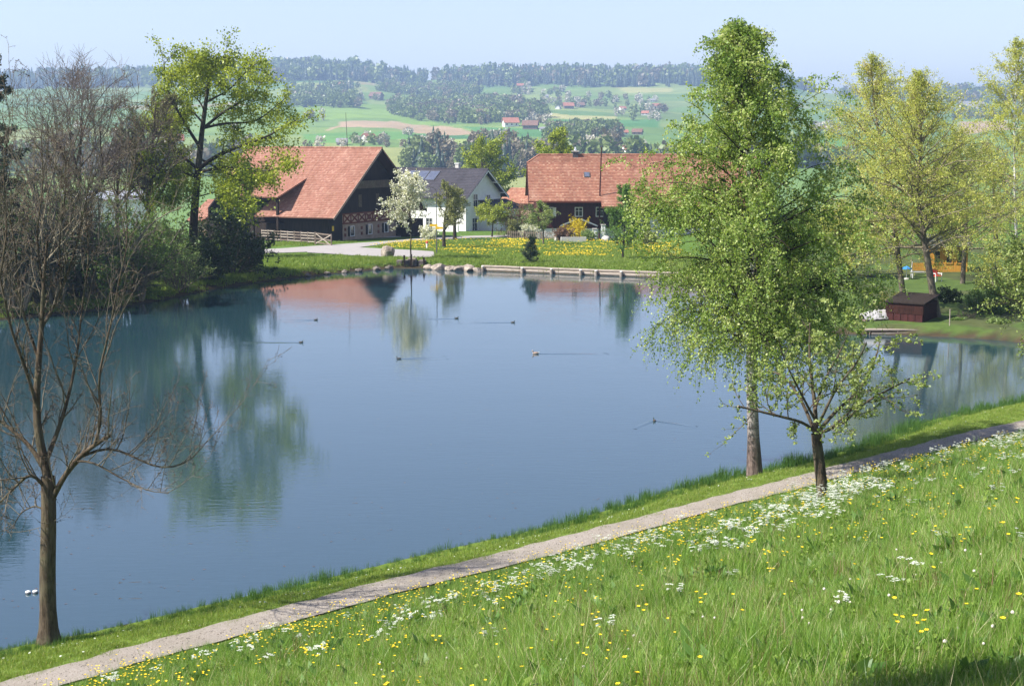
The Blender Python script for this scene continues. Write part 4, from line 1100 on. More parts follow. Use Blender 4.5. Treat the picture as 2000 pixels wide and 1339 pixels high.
    roof_slope('roof', (x1, W+ev, zf(-ev)), (x0, W+ev, zf(-ev)), (x0, W/2, rzz), (x1, W/2, rzz), MAT['t_red'], B)
    ridge_cap(roof, (x1, W/2, rzz+0.04), (x0, W/2, rzz+0.04), MAT['t_red'])
    for s in (-1, 1):
        y = W/2 + s*(W/2+ev)
        MB().beam((x1-0.05, y, zf(-ev)-0.13), (x1-0.05, W/2, rzz-0.13), 0.10, 0.26).build('barge_board', MAT['wood_grey'] if s < 0 else MAT['wood_dark'], B)
    for i in range(5):
        y = 0.4+i*2.2; MB().beam((-0.1, y, zf(y)-0.25), (x1-0.1, y, zf(y)-0.25), 0.18, 0.2).build('purlin', MAT['wood_dark'], B)
    for x in (-14.0, -10.3, -6.6): MB().box(x-0.14, x+0.14, -1.2, -0.9, -0.4, zd+0.05).build('post', MAT['wood_dark'], B)
    MB().box(-14.2, xm+0.1, -1.35, -1.1, zd-0.16, zd+0.06).build('beam', MAT['wood_dark'], B)
    MB().tube([(-3.4, W/2, rzz), (-3.6, W/2, rzz+4.4)], [0.05, 0.025], 6).build('antenna_mast', MAT['metal_dark'], B)
    # low tiled annex at the left end
    for (xa, xb) in ((-L-3.6, -L-0.95),):
        MB().box(xa+0.3, xb-0.1, 1.0, 8.0, -1.5, 2.3).build('annex_wall', MAT['plaster_pink'], B)
        roof_slope('annex_roof', (xa, 0.2, 2.1), (xb, 0.2, 2.1), (xb, 4.6, 4.6), (xa, 4.6, 4.6), MAT['t_red'], B)
        roof_slope('annex_roof', (xb, 9.0, 2.1), (xa, 9.0, 2.1), (xa, 4.6, 4.6), (xb, 4.6, 4.6), MAT['t_red'], B)
barn()

# the red farmhouse -----------------------------------------------------------------
def farmhouse():
    Y = 188.0
    gz = at(1100, 464, Y)[2]
    x_l = at(1040, 440, Y)[0]
    B = thing('farmhouse', 'long red-brown farmhouse with half-hipped red tiled roof', 'house', (x_l, Y, gz), math.radians(1.0))
    m = 1/(2900/190.0)
    def fx(px): return at(px, 430, Y)[0]-x_l
    L = fx(1480); W = 15.5; eo = 1.7
    ze = at(1035, 393, Y-eo)[2]-gz
    rz = at(1060, 303, Y+W/2)[2]-gz
    pit = (rz-ze)/(W/2+eo)
    xs = fx(1172)
    eh = ze+eo*pit
    MB().box(0.6, L, 0.02, W, -1.2, 1.25).build('plinth', MAT['plaster_white'], B)
    MB().box(0.65, L-0.05, 0.06, W-0.05, 1.25, eh-0.1).build('wall', MAT['wood_red'], B)
    MB().box(xs+0.4, L-0.3, -0.04, 0.04, 1.27, eh-0.12).build('barn_boards', MAT['wood_dark'], B)
    MB().box(fx(1238), fx(1290), -0.14, -0.045, 0.2, 2.6).build('white_wall', MAT['plaster_white'], B)
    for px in (1262, 1244):
        c = fx(px); n = 9
        MB().prism([(c-0.5, -0.19, 1.4), (c+0.5, -0.19, 1.4)] + [(c+0.5*math.cos(a), -0.19, 1.95+0.35*math.sin(a)) for a in np.linspace(0, math.pi, n)], (0, 0.06, 0)).build('arched_window', MAT['glass'], B)
    MB().box(0.4, L, -0.06, 0.05, 1.18, 1.32).build('sill_beam', MAT['wood_red'], B)
    z0, z1 = at(1100, 422, Y)[2]-gz, at(1100, 406, Y)[2]-gz
    window_on(B, 'y', 0.06, fx(1071), fx(1080), z0, z1, -1, 2)
    window_on(B, 'y', 0.06, fx(1124), fx(1137), z0, z1, -1, 0)
    window_on(B, 'y', 0.06, fx(1165), fx(1178), z0, z1, -1, 0, 'white_paint')
    window_on(B, 'y', 0.06, fx(1100), fx(1109), z0, z1, -1, 0) if False else None
    # double stair with white rails
    xa, xc, xb = fx(1094), fx(1130), fx(1167); zt = at(1100, 427, Y)[2]-gz; zb = at(1100, 441, Y)[2]-gz
    MB().beam((xa, -0.5, zb), (xc-0.2, -0.5, zt), 0.10, 0.16).build('stair_rail', MAT['white_paint'], B)
    MB().beam((xb, -0.5, zb), (xc+0.2, -0.5, zt), 0.10, 0.16).build('stair_rail', MAT['white_paint'], B)
    # roof
    def zf(y): return rz - abs(y-W/2)*pit
    hx, hz = fx(1056), at(1036, 318.5, Y+3.5)[2]-gz
    yh = W/2-(rz-hz)/pit
    xl = fx(1034)-0.1
    # front slope in three sheets: under the half-hip, and the two eave lengths
    roof = roof_slope('roof', (xl, -eo, zf(-eo)), (xs, -eo, zf(-eo)), (xs, yh, hz), (xl, yh, hz), MAT['t_red2'], B, 0.36)
    yo = -eo-1.1
    roof_slope('roof', (xs, yo, zf(yo)), (L+1, yo, zf(yo)), (L+1, yh, hz), (xs, yh, hz), MAT['t_red2'], B, 0.36)
    roof_slope('roof', (xl, yh, hz), (L+1, yh, hz), (L+1, W/2, rz), (hx, W/2, rz), MAT['t_red2'], B, 0.36)
    roof_slope('roof', (xl, W-yh, hz), (xl, yh, hz), (hx, W/2, rz), (hx, W/2+0.01, rz), MAT['t_red2'], B, 0.36)
    roof_slope('roof', (L+1, W+eo, zf(-eo)), (xl, W+eo, zf(-eo)), (xl, W-yh, hz), (L+1, W-yh, hz), MAT['t_red2'], B, 0.36)
    roof_slope('roof', (L+1, W-yh, hz), (xl, W-yh, hz), (hx, W/2, rz), (L+1, W/2, rz), MAT['t_red2'], B, 0.36)
    ridge_cap(roof, (hx, W/2, rz+0.05), (L+1, W/2, rz+0.05), MAT['t_red2'])
    MB().beam((xl, yh, hz+0.02), (hx, W/2, rz+0.02), 0.22, 0.14).build('hip_tiles', MAT['t_red2'], roof)
    MB().beam((xl-0.04, -eo, zf(-eo)-0.1), (xl-0.04, yh, hz-0.1), 0.08, 0.24).build('barge_board', MAT['wood_red'], B)
    MB().prism([(0.62, 0.06, eh-0.1), (0.62, W, eh-0.1), (0.62, W-yh, hz-0.25), (0.62, yh, hz-0.25)], (0.15, 0, 0)).build('gable_boards', MAT['wood_red'], B)
    cx = fx(1130)
    ch = MB().box(cx-0.35, cx+0.35, W/2-0.6, W/2+0.1, rz-0.6, rz+0.45).build('chimney', MAT['metal_dark'], roof)
    MB().box(cx-0.48, cx+0.48, W/2-0.73, W/2+0.23, rz+0.45, rz+0.56).build('chimney_cap', MAT['concrete'], roof)
    MB().lathe((cx, W/2-0.25, rz+0.56), [(0.2, 0), (0.22, 0.12), (0.08, 0.3), (0.1, 0.42), (0.03, 0.5)], 10).build('chimney_cowl', MAT['metal_pale'], roof, True)
    # skylight lying in the slope
    ya = W/2-(rz-(at(1149, 347.5, Y+2.5)[2]-gz))/pit; yb = W/2-(rz-(at(1149, 338, Y+3.5)[2]-gz))/pit
    xa, xb = fx(1143.5), fx(1155.5)
    n = unit(np.array([0, -pit, 1.0]))
    def q(x, y, o): return np.array([x, y, zf(y)]) + n*o
    MB().prism([q(xa, ya, 0), q(xb, ya, 0), q(xb, yb, 0), q(xa, yb, 0)], n*0.14).build('skylight_frame', MAT['metal_dark'], roof)
    i = 0.12
    MB().prism([q(xa+i, ya+i*.7, 0.142), q(xb-i, ya+i*.7, 0.142), q(xb-i, yb-i*.7, 0.142), q(xa+i, yb-i*.7, 0.142)], n*0.02).build('skylight_pane', MAT['solar'], roof)
    MB().beam((xl, -eo-0.06, zf(-eo)-0.1), (xs, -eo-0.06, zf(-eo)-0.1), 0.12, 0.14).build('gutter', MAT['timber'], B)
    MB().beam((xs+0.02, yo-0.06, zf(yo)-0.1), (L+1, yo-0.06, zf(yo)-0.1), 0.12, 0.14).build('gutter', MAT['timber'], B)
farmhouse()

# the white house with the dark roof ---------------------------------------------------
def white_house():
    th = math.radians(33)
    A = at(954, 331, 216.0)
    W, L = 9.0, 15.5
    c, s = math.cos(th), math.sin(th)
    ov = 0.9
    o2 = A[:2] - np.array([c*ov + s*W/2, -s*ov + c*W/2])
    gz = -2.35
    B = thing('house', 'white rendered house with dark tiled roof and solar panels', 'house', (o2[0], o2[1], gz), -th)
    rz = A[2]-gz; pit = 0.74; ev = 1.0
    def zf(y): return rz - abs(y-W/2)*pit
    eh = zf(0)-0.12
    MB().prism([(-L, 0, -1.2), (-L, W, -1.2), (-L, W, eh), (-L, W/2, rz-0.14), (-L, 0, eh)], (L, 0, 0)).build('wall', MAT['plaster_white'], B)
    roof = roof_slope('roof', (-L-0.8, -ev, zf(-ev)), (ov, -ev, zf(-ev)), (ov, W/2, rz), (-L-0.8, W/2, rz), MAT['t_slate'], B, 0.36)
    roof_slope('roof', (ov, W+ev, zf(-ev)), (-L-0.8, W+ev, zf(-ev)), (-L-0.8, W/2, rz), (ov, W/2, rz), MAT['t_slate'], B, 0.36)
    ridge_cap(roof, (ov, W/2, rz+0.03), (-L-0.8, W/2, rz+0.03), MAT['t_slate'], 0.12)
    for sg in (-1, 1):
        y = W/2+sg*(W/2+ev)
        MB().beam((ov-0.04, y, zf(-ev)-0.16), (ov-0.04, W/2, rz-0.16), 0.08, 0.24).build('barge_board', MAT['white_paint'], B)
        for yy in (W/2+sg*2.2, W/2+sg*4.3): MB().beam((0, yy, zf(yy)-0.3), (ov-0.1, yy, zf(yy)-0.3), 0.14, 0.18).build('purlin', MAT['white_paint'], B)
    window_on(B, 'x', 0.0, 1.9, 2.9, 3.6, 5.6, 1, 0, 'white_paint')
    window_on(B, 'x', 0.0, 5.2, 6.2, 4.0, 5.4, 1, 0, 'white_paint')
    window_on(B, 'x', 0.0, 1.6, 2.8, 0.4, 2.2, 1, 0, 'white_paint')
    for x in (-3.5, -7.0, -11.0): window_on(B, 'y', 0.0, x, x+1.1, 0.6, 2.1, -1, 0)
    n = unit(np.array([0, -pit, 1.0]))
    def q(x, y, o): return np.array([x, y, zf(y)]) + n*o
    for i in range(3):
        xa = -12.6+i*1.85
        p = MB().prism([q(xa, 2.2, 0.06), q(xa+1.75, 2.2, 0.06), q(xa+1.75, 3.95, 0.06), q(xa, 3.95, 0.06)], n*0.06).build('solar_panel', MAT['metal_dark'], roof)
        MB().prism([q(xa+.06, 2.26, 0.122), q(xa+1.69, 2.26, 0.122), q(xa+1.69, 3.89, 0.122), q(xa+.06, 3.89, 0.122)], n*0.01).build('solar_glass', MAT['solar'], roof)
    MB().box(-5.2, -4.6, W/2+0.3, W/2+0.9, rz-0.6, rz+0.75).build('chimney', MAT['concrete'], roof)
    MB().box(-5.3, -4.5, W/2+0.2, W/2+1.0, rz+0.75, rz+0.85).build('chimney_cap', MAT['white_paint'], roof)
    # front annex with its own dark roof
    MB().box(0.0, 3.2, 3.6, W+0.6, -1.2, 3.7).build('annex_wall', MAT['plaster_white'], B)
    roof_slope('annex_roof', (3.8, 3.1, 3.55), (3.8, W+1.2, 3.55), (0.02, W+1.2, 4.75), (0.02, 3.1, 4.75), MAT['t_slate'], B, 0.36)
    window_on(B, 'x', 3.2, 6.0, 7.2, 0.9, 2.4, 1, 0)
    MB().box(-2.2, 1.2, -3.6, -3.35, -0.8, 1.5).build('patio_wall', MAT['plaster_white'], B)
    # red-roofed garage behind
    b = at(1010, 400, 226.0)
    G = thing('garage', 'red-roofed outbuilding squeezed between the two houses', 'outbuilding', (b[0], 226.0, -3.0), -math.radians(20))
    zr = at(1000, 367, 229)[2]+3; ze = at(1000, 398, 225)[2]+3
    MB().box(-2.6, 3.6, 0.3, 7.0, -0.6, ze).build('wall', MAT['plaster_pink'], G)
    roof_slope('roof', (-3.2, -0.3, ze), (4.2, -0.3, ze), (1.4, 4, zr), (-2.4, 4, zr), MAT['t_red2'], G, 0.5)
    roof_slope('roof', (4.2, 8.0, ze), (-3.2, 8.0, ze), (-2.4, 4, zr), (1.4, 4, zr), MAT['t_red2'], G, 0.5)
    roof_slope('roof', (4.2, -0.3, ze), (4.2, 8.0, ze), (1.4, 4.01, zr), (1.4, 4, zr), MAT['t_red2'], G, 0.5)
white_house()

# buildings of the right bank -------------------------------------------------------------
def right_bank():
    b = hit(1766, 627)
    B = thing('boathouse', 'low red-brown boathouse with flat boarded roof at the right bank', 'shed', b, -math.radians(33))
    w, d, h = 2.3, 2.9, 1.1
    MB().box(-w/2, w/2, 0, d, -0.3, h-0.02).build('wall', MAT['wood_shed'], B)
    MB().box(-w/2-0.03, w/2+0.03, -0.05, -0.002, h*0.42, h-0.02).build('front_board', MAT['wood_shed'], B)
    for i in range(5): MB().box(-w/2+0.02+i*w/5, -w/2-0.02+(i+1)*w/5, -0.03, -0.002, -0.2, h*0.40).build('plank', MAT['wood_red'], B)
    MB().prism([(-w/2-0.12, -0.14, h), (w/2+0.12, -0.14, h), (w/2+0.12, d+0.15, h+0.32), (-w/2-0.12, d+0.15, h+0.32)], (0, 0, 0.07)).build('roof', MAT['wood_dark'], B)
    # boarded dock
    b = hit(1770, 640); D = thing('dock', 'narrow weathered plank dock along the bank before the boathouse', 'dock', (b[0], b[1], 0.0), math.radians(2))
    for i in range(3): MB().box(-2.6+0.1*i, 2.6-0.2*i, -0.35+i*0.24, -0.13+i*0.24, 0.24, 0.30).build('plank', MAT['wood_grey'], D)
    MB().box(-2.2, 2.3, -0.45, -0.38, 0.02, 0.14).build('bearer', MAT['wood_grey'], D)
    for x in (-2.3, -0.6, 1.1, 2.5): MB().tube([(x, -0.3, -0.6), (x, -0.3, 0.235)], [0.05, 0.05], 7).build('pile', MAT['wood_fence'], D)
    MB().tube([(2.62, -0.1, -0.5), (2.6, -0.1, 1.5)], [0.035, 0.03], 6).build('mooring_post', MAT['wood_grey'], D)
    # boat under a pale tarpaulin
    b = hit(1712, 624); T = thing('covered_boat', 'small boat under a pale crumpled tarpaulin left of the boathouse', 'boat', b, math.radians(28))
    r = np.random.default_rng(4); nx, ny = 14, 9; V = []; Fq = []
    for i in range(nx):
        for j in range(ny):
            u = i/(nx-1)*2-1; v = j/(ny-1)*2-1
            V.append((u*1.25, v*0.62*(1-0.35*u*u), 0.12+0.5*(1-v*v)*(1-0.5*u*u)+r.normal(0, 0.035)))
    for i in range(nx-1):
        for j in range(ny-1): Fq.append((i*ny+j, (i+1)*ny+j, (i+1)*ny+j+1, i*ny+j+1))
    link('tarpaulin', mesh_np('tarpaulin', np.array(V), np.array(Fq), m_plain('tarp', (0.34, 0.32, 0.32), (0.62, 0.6, 0.6), 5, 0.6, 0.3), False), T)
    MB().prism([(-1.2, -0.35, 0.1), (-0.6, -0.58, 0.1), (0.8, -0.58, 0.1), (1.25, 0, 0.1), (0.8, 0.58, 0.1), (-0.6, 0.58, 0.1), (-1.2, 0.35, 0.1)], (0, 0, -0.3)).build('hull', MAT['wood_fence'], T)
    # orange hut
    b = ground(1850, 121)
    H = thing('hut', 'orange boarded garden hut with grey roof behind the golden trees', 'hut', b, -math.radians(6))
    MB().box(-1.5, 1.6, 0, 2.4, -0.3, 2.15).build('wall', MAT['wood_orange'], H)
    for x in (-1.05, -0.1, 0.75): window_on(H, 'y', 0.0, x, x+0.42, 0.75, 1.7, -1, 0, 'wood_orange', False, 0.05)
    MB().prism([(-1.8, -0.5, 2.1), (1.9, -0.5, 2.1), (1.9, 1.2, 2.95), (-1.8, 1.2, 2.95)], (0, 0, 0.07)).prism([(1.9, 1.2, 2.95), (1.9, 2.9, 2.1), (-1.8, 2.9, 2.1), (-1.8, 1.2, 2.95)], (0, 0, 0.07)).build('roof', MAT['metal_dark'], H)
    MB().box(-1.78, -1.52, -0.02, 0.2, 1.55, 2.0).build('lamp_box', MAT['white_paint'], H)
    # blue parasol with table
    b = ground(1770, 116); z = at(1770, 521, 116)[2]
    U = thing('parasol', 'small blue parasol on a pole at the right bank', 'parasol', b)
    MB().lathe((0, 0, z-b[2]-0.18), [(0.42, 0.0), (0.44, 0.03), (0.25, 0.14), (0.03, 0.24)], 10).build('canopy', MAT['blue_cloth'], U, True)
    MB().tube([(0, 0, -0.1), (0, 0, z-b[2]+0.1)], [0.025, 0.02], 7).build('pole', MAT['metal_pale'], U)
    MB().lathe((0, 0, 0), [(0.22, 0), (0.22, 0.08), (0.05, 0.12)], 10).build('foot', MAT['concrete'], U)
    # bench and garden chair
    b = ground(1797, 117)
    C = thing('garden_bench', 'pale garden bench with coloured back beside the leaning trunk', 'bench', b)
    MB().box(-0.75, 0.75, -0.25, 0.25, 0.42, 0.48).build('seat', MAT['metal_pale'], C)
    MB().box(-0.6, 0.6, 0.22, 0.27, 0.55, 1.15).build('backrest', MAT['wood_orange'], C)
    for x in (-0.65, 0.65):
        for y in (-0.2, 0.2): MB().box(x-0.03, x+0.03, y-0.03, y+0.03, -0.1, 0.42).build('leg', MAT['white_paint'], C)
    for s in (-1, 1): MB().box(s*0.62-0.03, s*0.62+0.03, 0.21, 0.28, 0.42, 1.25).build('back_post', MAT['white_paint'], C)
    b = ground(1829, 114)
    C = thing('garden_chair', 'red and white garden chair below the orange hut', 'chair', b, 0.4)
    MB().box(-0.3, 0.3, -0.28, 0.28, 0.4, 0.46).build('seat', MAT['red_paint'], C)
    MB().box(-0.3, 0.3, 0.26, 0.31, 0.46, 0.95).build('backrest', MAT['red_paint'], C)
    for s in (-1, 1):
        MB().box(s*0.3-0.03, s*0.3+0.03, -0.28, 0.28, 0.60, 0.65).build('armrest', MAT['white_paint'], C)
        for y in (-0.25, 0.25): MB().box(s*0.28-0.025, s*0.28+0.025, y-0.025, y+0.025, -0.1, 0.40 if y > 0 else 0.6).build('leg', MAT['white_paint'], C)
right_bank()

# ------------------------------------------------------------------ small things of the far shore
def rockobj(name, label, c, s, seed, mat='rock', cat='rock', group=None, sub=None):
    r = np.random.default_rng(seed)
    import bmesh
    bm = bmesh.new(); bmesh.ops.create_icosphere(bm, subdivisions=3, radius=1.0)
    pl = unit(r.normal(0, 1, (11, 3))); dd = r.uniform(0.62, 0.95, 11)
    for v in bm.verts:
        p = np.array(v.co); d = unit(p)
        k = np.min(np.where(pl @ d > 0.05, dd/np.maximum(pl @ d, 0.05), 9)); k = min(k, 1.0)
        k += 0.03*math.sin(7*d[0]+seed)+0.03*math.sin(9*d[1]+2*d[2])
        v.co = d*k*np.array(s)
    me = bpy.data.meshes.new(name); bm.to_mesh(me); bm.free(); me.materials.append(MAT[mat])
    o = link(name, me); o.location = c; o.rotation_euler = (0, 0, r.uniform(0, 6))
    return tag(o, label, cat, group)
def far_shore():
    b = hit(757, 503); rockobj('boulder', 'big brown boulder at the edge of the lane beside the pond', (b[0], b[1], b[2]+0.45), (0.85, 0.7, 0.75), 3)
    rs = [(838, 526, .5, 'pale squat rock right of the sluice'), (858, 527, .7, 'flat pale rock between sluice and log edging'), (880, 528, .6, 'long pale rock in the middle of the shore rocks'), (898, 529, .55, 'rounded rock with a dark gap beside it'), (914, 529, .75, 'large pale slab rock nearest the log edging'), (932, 531, .5, 'low rock at the start of the log edging')]
    for i, (px, py, s, lab) in enumerate(rs):
        p = atz(px, py, 0.0); rockobj('shore_rock', lab, (p[0], p[1]+0.3, 0.12), (s*1.25, s*0.8, s*0.62), 20+i, 'rock', 'rock', 'rocks along the far shore')
    for i, (px, py, s) in enumerate([(700, 531, .35), (672, 533, .3), (735, 528, .4), (640, 536, .28), (760, 526, .4), (600, 540, .3)]):
        p = atz(px, py, 0.0); rockobj('bank_stone', ['small dark stone in the shady bank below the barn corner', 'smaller dark stone in the shady left bank', 'brown stone in the bank below the boulder', 'dark stone low in the grassy bank', 'stone at the left foot of the sluice', 'leftmost stone of the grassy bank'][i], (p[0], p[1]+0.2, 0.08), (s*1.3, s, s*0.7), 40+i, 'rock_dark', 'stone', 'stones in the grassy bank')
    # stone sluice: blocks and posts
    c = atz(798, 523, 0.0)
    S = thing('sluice', 'low stone block sluice with wooden posts at the far shore', 'sluice', (c[0], c[1], 0.0), math.radians(-4))
    r = np.random.default_rng(9)
    for row in range(2):
        for i in range(4):
            x = -1.3+i*0.66+(0.2 if row else 0); wv = 0.60+r.uniform(-.08, .04)
            MB().box(x, x+wv, -0.1+r.uniform(-.06, .06), 0.9, -0.4+row*0.56, 0.12+row*0.56).build('block', MAT['rock_dark'], S, False, 0.05)
    MB().box(-0.1, 0.65, 0.1, 0.75, 0.68, 0.84).build('cap_stone', MAT['rock'], S, False, 0.05)
    for x, h in ((-0.35, 1.15), (0.28, 1.25), (1.42, 0.95)):
        MB().box(x-0.08, x+0.08, -0.3, -0.14, -0.7, h).build('post', MAT['wood_dark'], S)
    # log edging with white post heads
    a = atz(940, 529, 0.0); e = atz(1330, 544, 0.0)
    L = thing('log_edging', 'long weathered log edging with pale post heads along the far lawn', 'edging', (a[0], a[1], 0.0), math.atan2(e[1]-a[1], e[0]-a[0]))
    ln = float(np.linalg.norm((e-a)[:2]))
    n = 5
    for i in range(n):
        x0, x1 = ln*i/n+0.02, ln*(i+1)/n-0.02
        MB().tube([(x0, 0.02, 0.13), ((x0+x1)/2, 0.03, 0.14), (x1, 0.02, 0.125)], [0.15, 0.155, 0.145], 9).build('log', MAT['wood_grey'], L)
        MB().tube([(x0, 0.10, 0.40), ((x0+x1)/2, 0.11, 0.41), (x1, 0.10, 0.395)], [0.12, 0.125, 0.115], 9).build('log', MAT['wood_grey'], L)
    u = unit((e-a)[:2])
    for px in (945, 1022, 1079, 1136, 1166, 1215, 1290):
        y = np.interp(px, [940, 1330], [529, 544]); p = atz(px, y, 0.0); x = (p[:2]-a[:2]) @ u
        po = MB().tube([(x, -0.24, -0.7), (x, -0.24, 0.42)], [0.14, 0.14], 10).build('post', MAT['wood_grey'], L)
        MB().tube([(x, -0.24, 0.421), (x, -0.24, 0.46)], [0.135, 0.12], 10).build('post_head', MAT['white_paint'], po)
    # lamp post with yellow direction signs
    b = hit(853, 497); hh = top(366, b[1], b[2])
    P = thing('lamp_post', 'thin street lamp with curved arm carrying yellow direction signs', 'street lamp', b)
    MB().tube([(0, 0, -0.2), (0, 0, 1.0)], [0.06, 0.055], 8).tube([(0, 0, 1.0), (0, 0, hh-0.5)], [0.048, 0.036], 8).build('pole', MAT['metal_dark'], P)
    arc = [(0.45*math.cos(t)-0.45, 0, hh-0.5+0.5*math.sin(t)) for t in np.linspace(0, 2.4, 9)]
    MB().tube(arc, [0.036]*9, 7).build('arm', MAT['metal_dark'], P)
    e = arc[-1]; MB().box(e[0]-0.30, e[0]+0.06, -0.09, 0.09, e[2]-0.12, e[2]-0.02).build('lamp_head', MAT['metal_pale'], P)
    zs = top(442, b[1], b[2])
    MB().prism([(-0.62, -0.05, zs), (-0.72, -0.05, zs+0.11), (-0.62, -0.05, zs+0.22), (0.10, -0.05, zs+0.22), (0.10, -0.05, zs)], (0, 0.03, 0)).build('direction_sign', MAT['yellow_sign'], P)
    MB().prism([(-0.10, -0.09, zs-0.26), (-0.10, -0.09, zs-0.04), (0.55, -0.09, zs-0.04), (0.66, -0.09, zs-0.15), (0.55, -0.09, zs-0.26)], (0, 0.03, 0)).build('direction_sign', MAT['yellow_sign'], P)
    # marker post
    b = hit(834, 486); K = thing('marker_post', 'short white marker post with red top in the dandelion lawn', 'post', b)
    MB().lathe((0, 0, -0.1), [(0.10, 0), (0.10, 0.62), (0.12, 0.64), (0.12, 0.7)], 10).build('shaft', MAT['white_paint'], K)
    MB().lathe((0, 0, 0.6), [(0.13, 0), (0.13, 0.16), (0.05, 0.24)], 10).build('cap', MAT['red_paint'], K)
    # tall pole before the farmhouse
    b = hit(1170, 466); hh = top(287, b[1], b[2])
    P = thing('utility_pole', 'tall thin brown pole standing before the farmhouse roof', 'pole', b)
    MB().tube([(0, 0, -0.3), (0.06, 0, hh*0.5), (0.22, 0, hh)], [0.11, 0.095, 0.07], 8).build('shaft', MAT['wood_red'], P)
    MB().lathe((0.22, 0, hh), [(0.09, 0), (0.09, 0.05), (0.02, 0.12)], 8).build('cap', MAT['metal_dark'], P)
    # white gate pillars
    for i, (px, lab) in enumerate(((1178, 'taller white gate pillar right of the thin brown pole'), (1161, 'lower white gate pillar left of the thin brown pole'))):
        b = hit(px, 467)
        K = thing('gate_pillar', lab, 'pillar', b, 0, 'white gate pillars')
        hh = 1.75-0.5*i
        MB().box(-0.24, 0.24, -0.24, 0.24, -0.2, hh).build('shaft', MAT['plaster_white'], K)
        MB().box(-0.3, 0.3, -0.3, 0.3, hh, hh+0.1).build('cap', MAT['concrete'], K)
    # paddock fence and gate
    a = hit(512, 471); e = hit(616, 478)
    Fh = thing('paddock_fence', 'weathered wooden post and rail fence left of the barn', 'fence', a, math.atan2(e[1]-a[1], e[0]-a[0]))
    ln = float(np.linalg.norm((e-a)[:2])); n = 8
    zz = lambda t: (e[2]-a[2])*t
    for i in range(n+1):
        t = i/n; MB().box(ln*t-0.07, ln*t+0.07, -0.06, 0.06, zz(t)-0.3, zz(t)+1.45).build('post', MAT['wood_fence'], Fh)
    for i in range(n):
        for hgt in (0.35, 0.70, 1.02, 1.32):
            MB().beam((ln*i/n+0.08, -0.09, zz(i/n)+hgt+0.02*math.sin(i*3+hgt*9)), (ln*(i+1)/n-0.02, -0.09, zz((i+1)/n)+hgt), 0.05, 0.11).build('rail', MAT['wood_grey' if (i+int(hgt*10)) % 3 else 'wood_fence'], Fh)
    g0 = hit(617, 478); g1 = hit(648, 480)
    G = thing('field_gate', 'dark braced wooden gate between the fence and the barn', 'gate', g0, math.atan2(g1[1]-g0[1], g1[0]-g0[0]))
    ln = float(np.linalg.norm((g1-g0)[:2]))
    for hgt in (0.2, 0.65, 1.25): MB().box(0.1, ln-0.1, -0.03, 0.03, hgt, hgt+0.13).build('rail', MAT['wood_fence'], G)
    for x in (0.02, ln-0.12): MB().box(x, x+0.12, -0.05, 0.05, -0.2, 1.45).build('stile', MAT['wood_fence'], G)
    MB().beam((0.15, -0.045, 0.2), (ln-0.15, -0.045, 1.3), 0.03, 0.11).build('brace', MAT['wood_grey'], G)
    MB().beam((0.15, -0.075, 1.3), (ln-0.15, -0.075, 0.2), 0.03, 0.11).build('brace', MAT['wood_grey'], G)
    # farm garden picket fence
    a = hit(992, 466); e = hit(1122, 470)
    Fh = thing('garden_fence', 'low grey picket fence round the farm garden', 'fence', a, math.atan2(e[1]-a[1], e[0]-a[0]))
    ln = float(np.linalg.norm((e-a)[:2])); n = int(ln/0.28)
    pk = MB().box(-0.05, 0.05, -0.015, 0.015, 0.05, 0.95).add([(-.05, -.015, .95), (.05, -.015, .95), (.05, .015, .95), (-.05, .015, .95), (0, 0, 1.05)], [(0, 1, 4), (1, 2, 4), (2, 3, 4), (3, 0, 4)])
    o0 = None
    for i in range(n):
        x = ln*i/n
        if o0 is None: o0 = pk.build('picket', MAT['wood_fence'], Fh); o = o0
        else:
            o = o0.copy(); COL.objects.link(o); o.parent = Fh
        o.location = (x, 0, (e[2]-a[2])*i/n)
    for hgt in (0.3, 0.8): MB().beam((0, 0.05, hgt), (ln, 0.05, hgt+e[2]-a[2]), 0.06, 0.08).build('rail', MAT['wood_fence'], Fh)
    for i in range(5):
        x = ln*i/4; MB().box(x-0.05, x+0.05, 0.085, 0.185, -0.3, 1.0+(e[2]-a[2])*i/4).build('post', MAT['wood_fence'], Fh)
    # stone trough and white garden stones
    b = hit(1120, 473); Tq = thing('stone_trough', 'grey stone trough in front of the forsythia', 'trough', b, 0.05)
    MB().box(-1.5, 1.5, -0.4, -0.3, -0.2, 0.6).box(-1.5, 1.5, 0.3, 0.4, -0.2, 0.6).box(-1.5, -1.38, -0.3, 0.3, -0.2, 0.6).box(1.38, 1.5, -0.3, 0.3, -0.2, 0.6).box(-1.38, 1.38, -0.3, 0.3, -0.2, 0.1).build('basin', MAT['concrete'], Tq)
    for i, (px, lab) in enumerate(((1108, 'pale garden boulder left of the forsythia'), (1150, 'pale garden boulder right of the forsythia'), (1184, 'small pale boulder beside the gate pillar'), (1092, 'pale low boulder at the picket fence end'))):
        b = hit(px, 470); rockobj('garden_boulder', lab, (b[0], b[1], b[2]+0.2), (0.6, 0.45, 0.5), 60+i, 'concrete', 'rock', 'pale boulders in the farm garden')
far_shore()

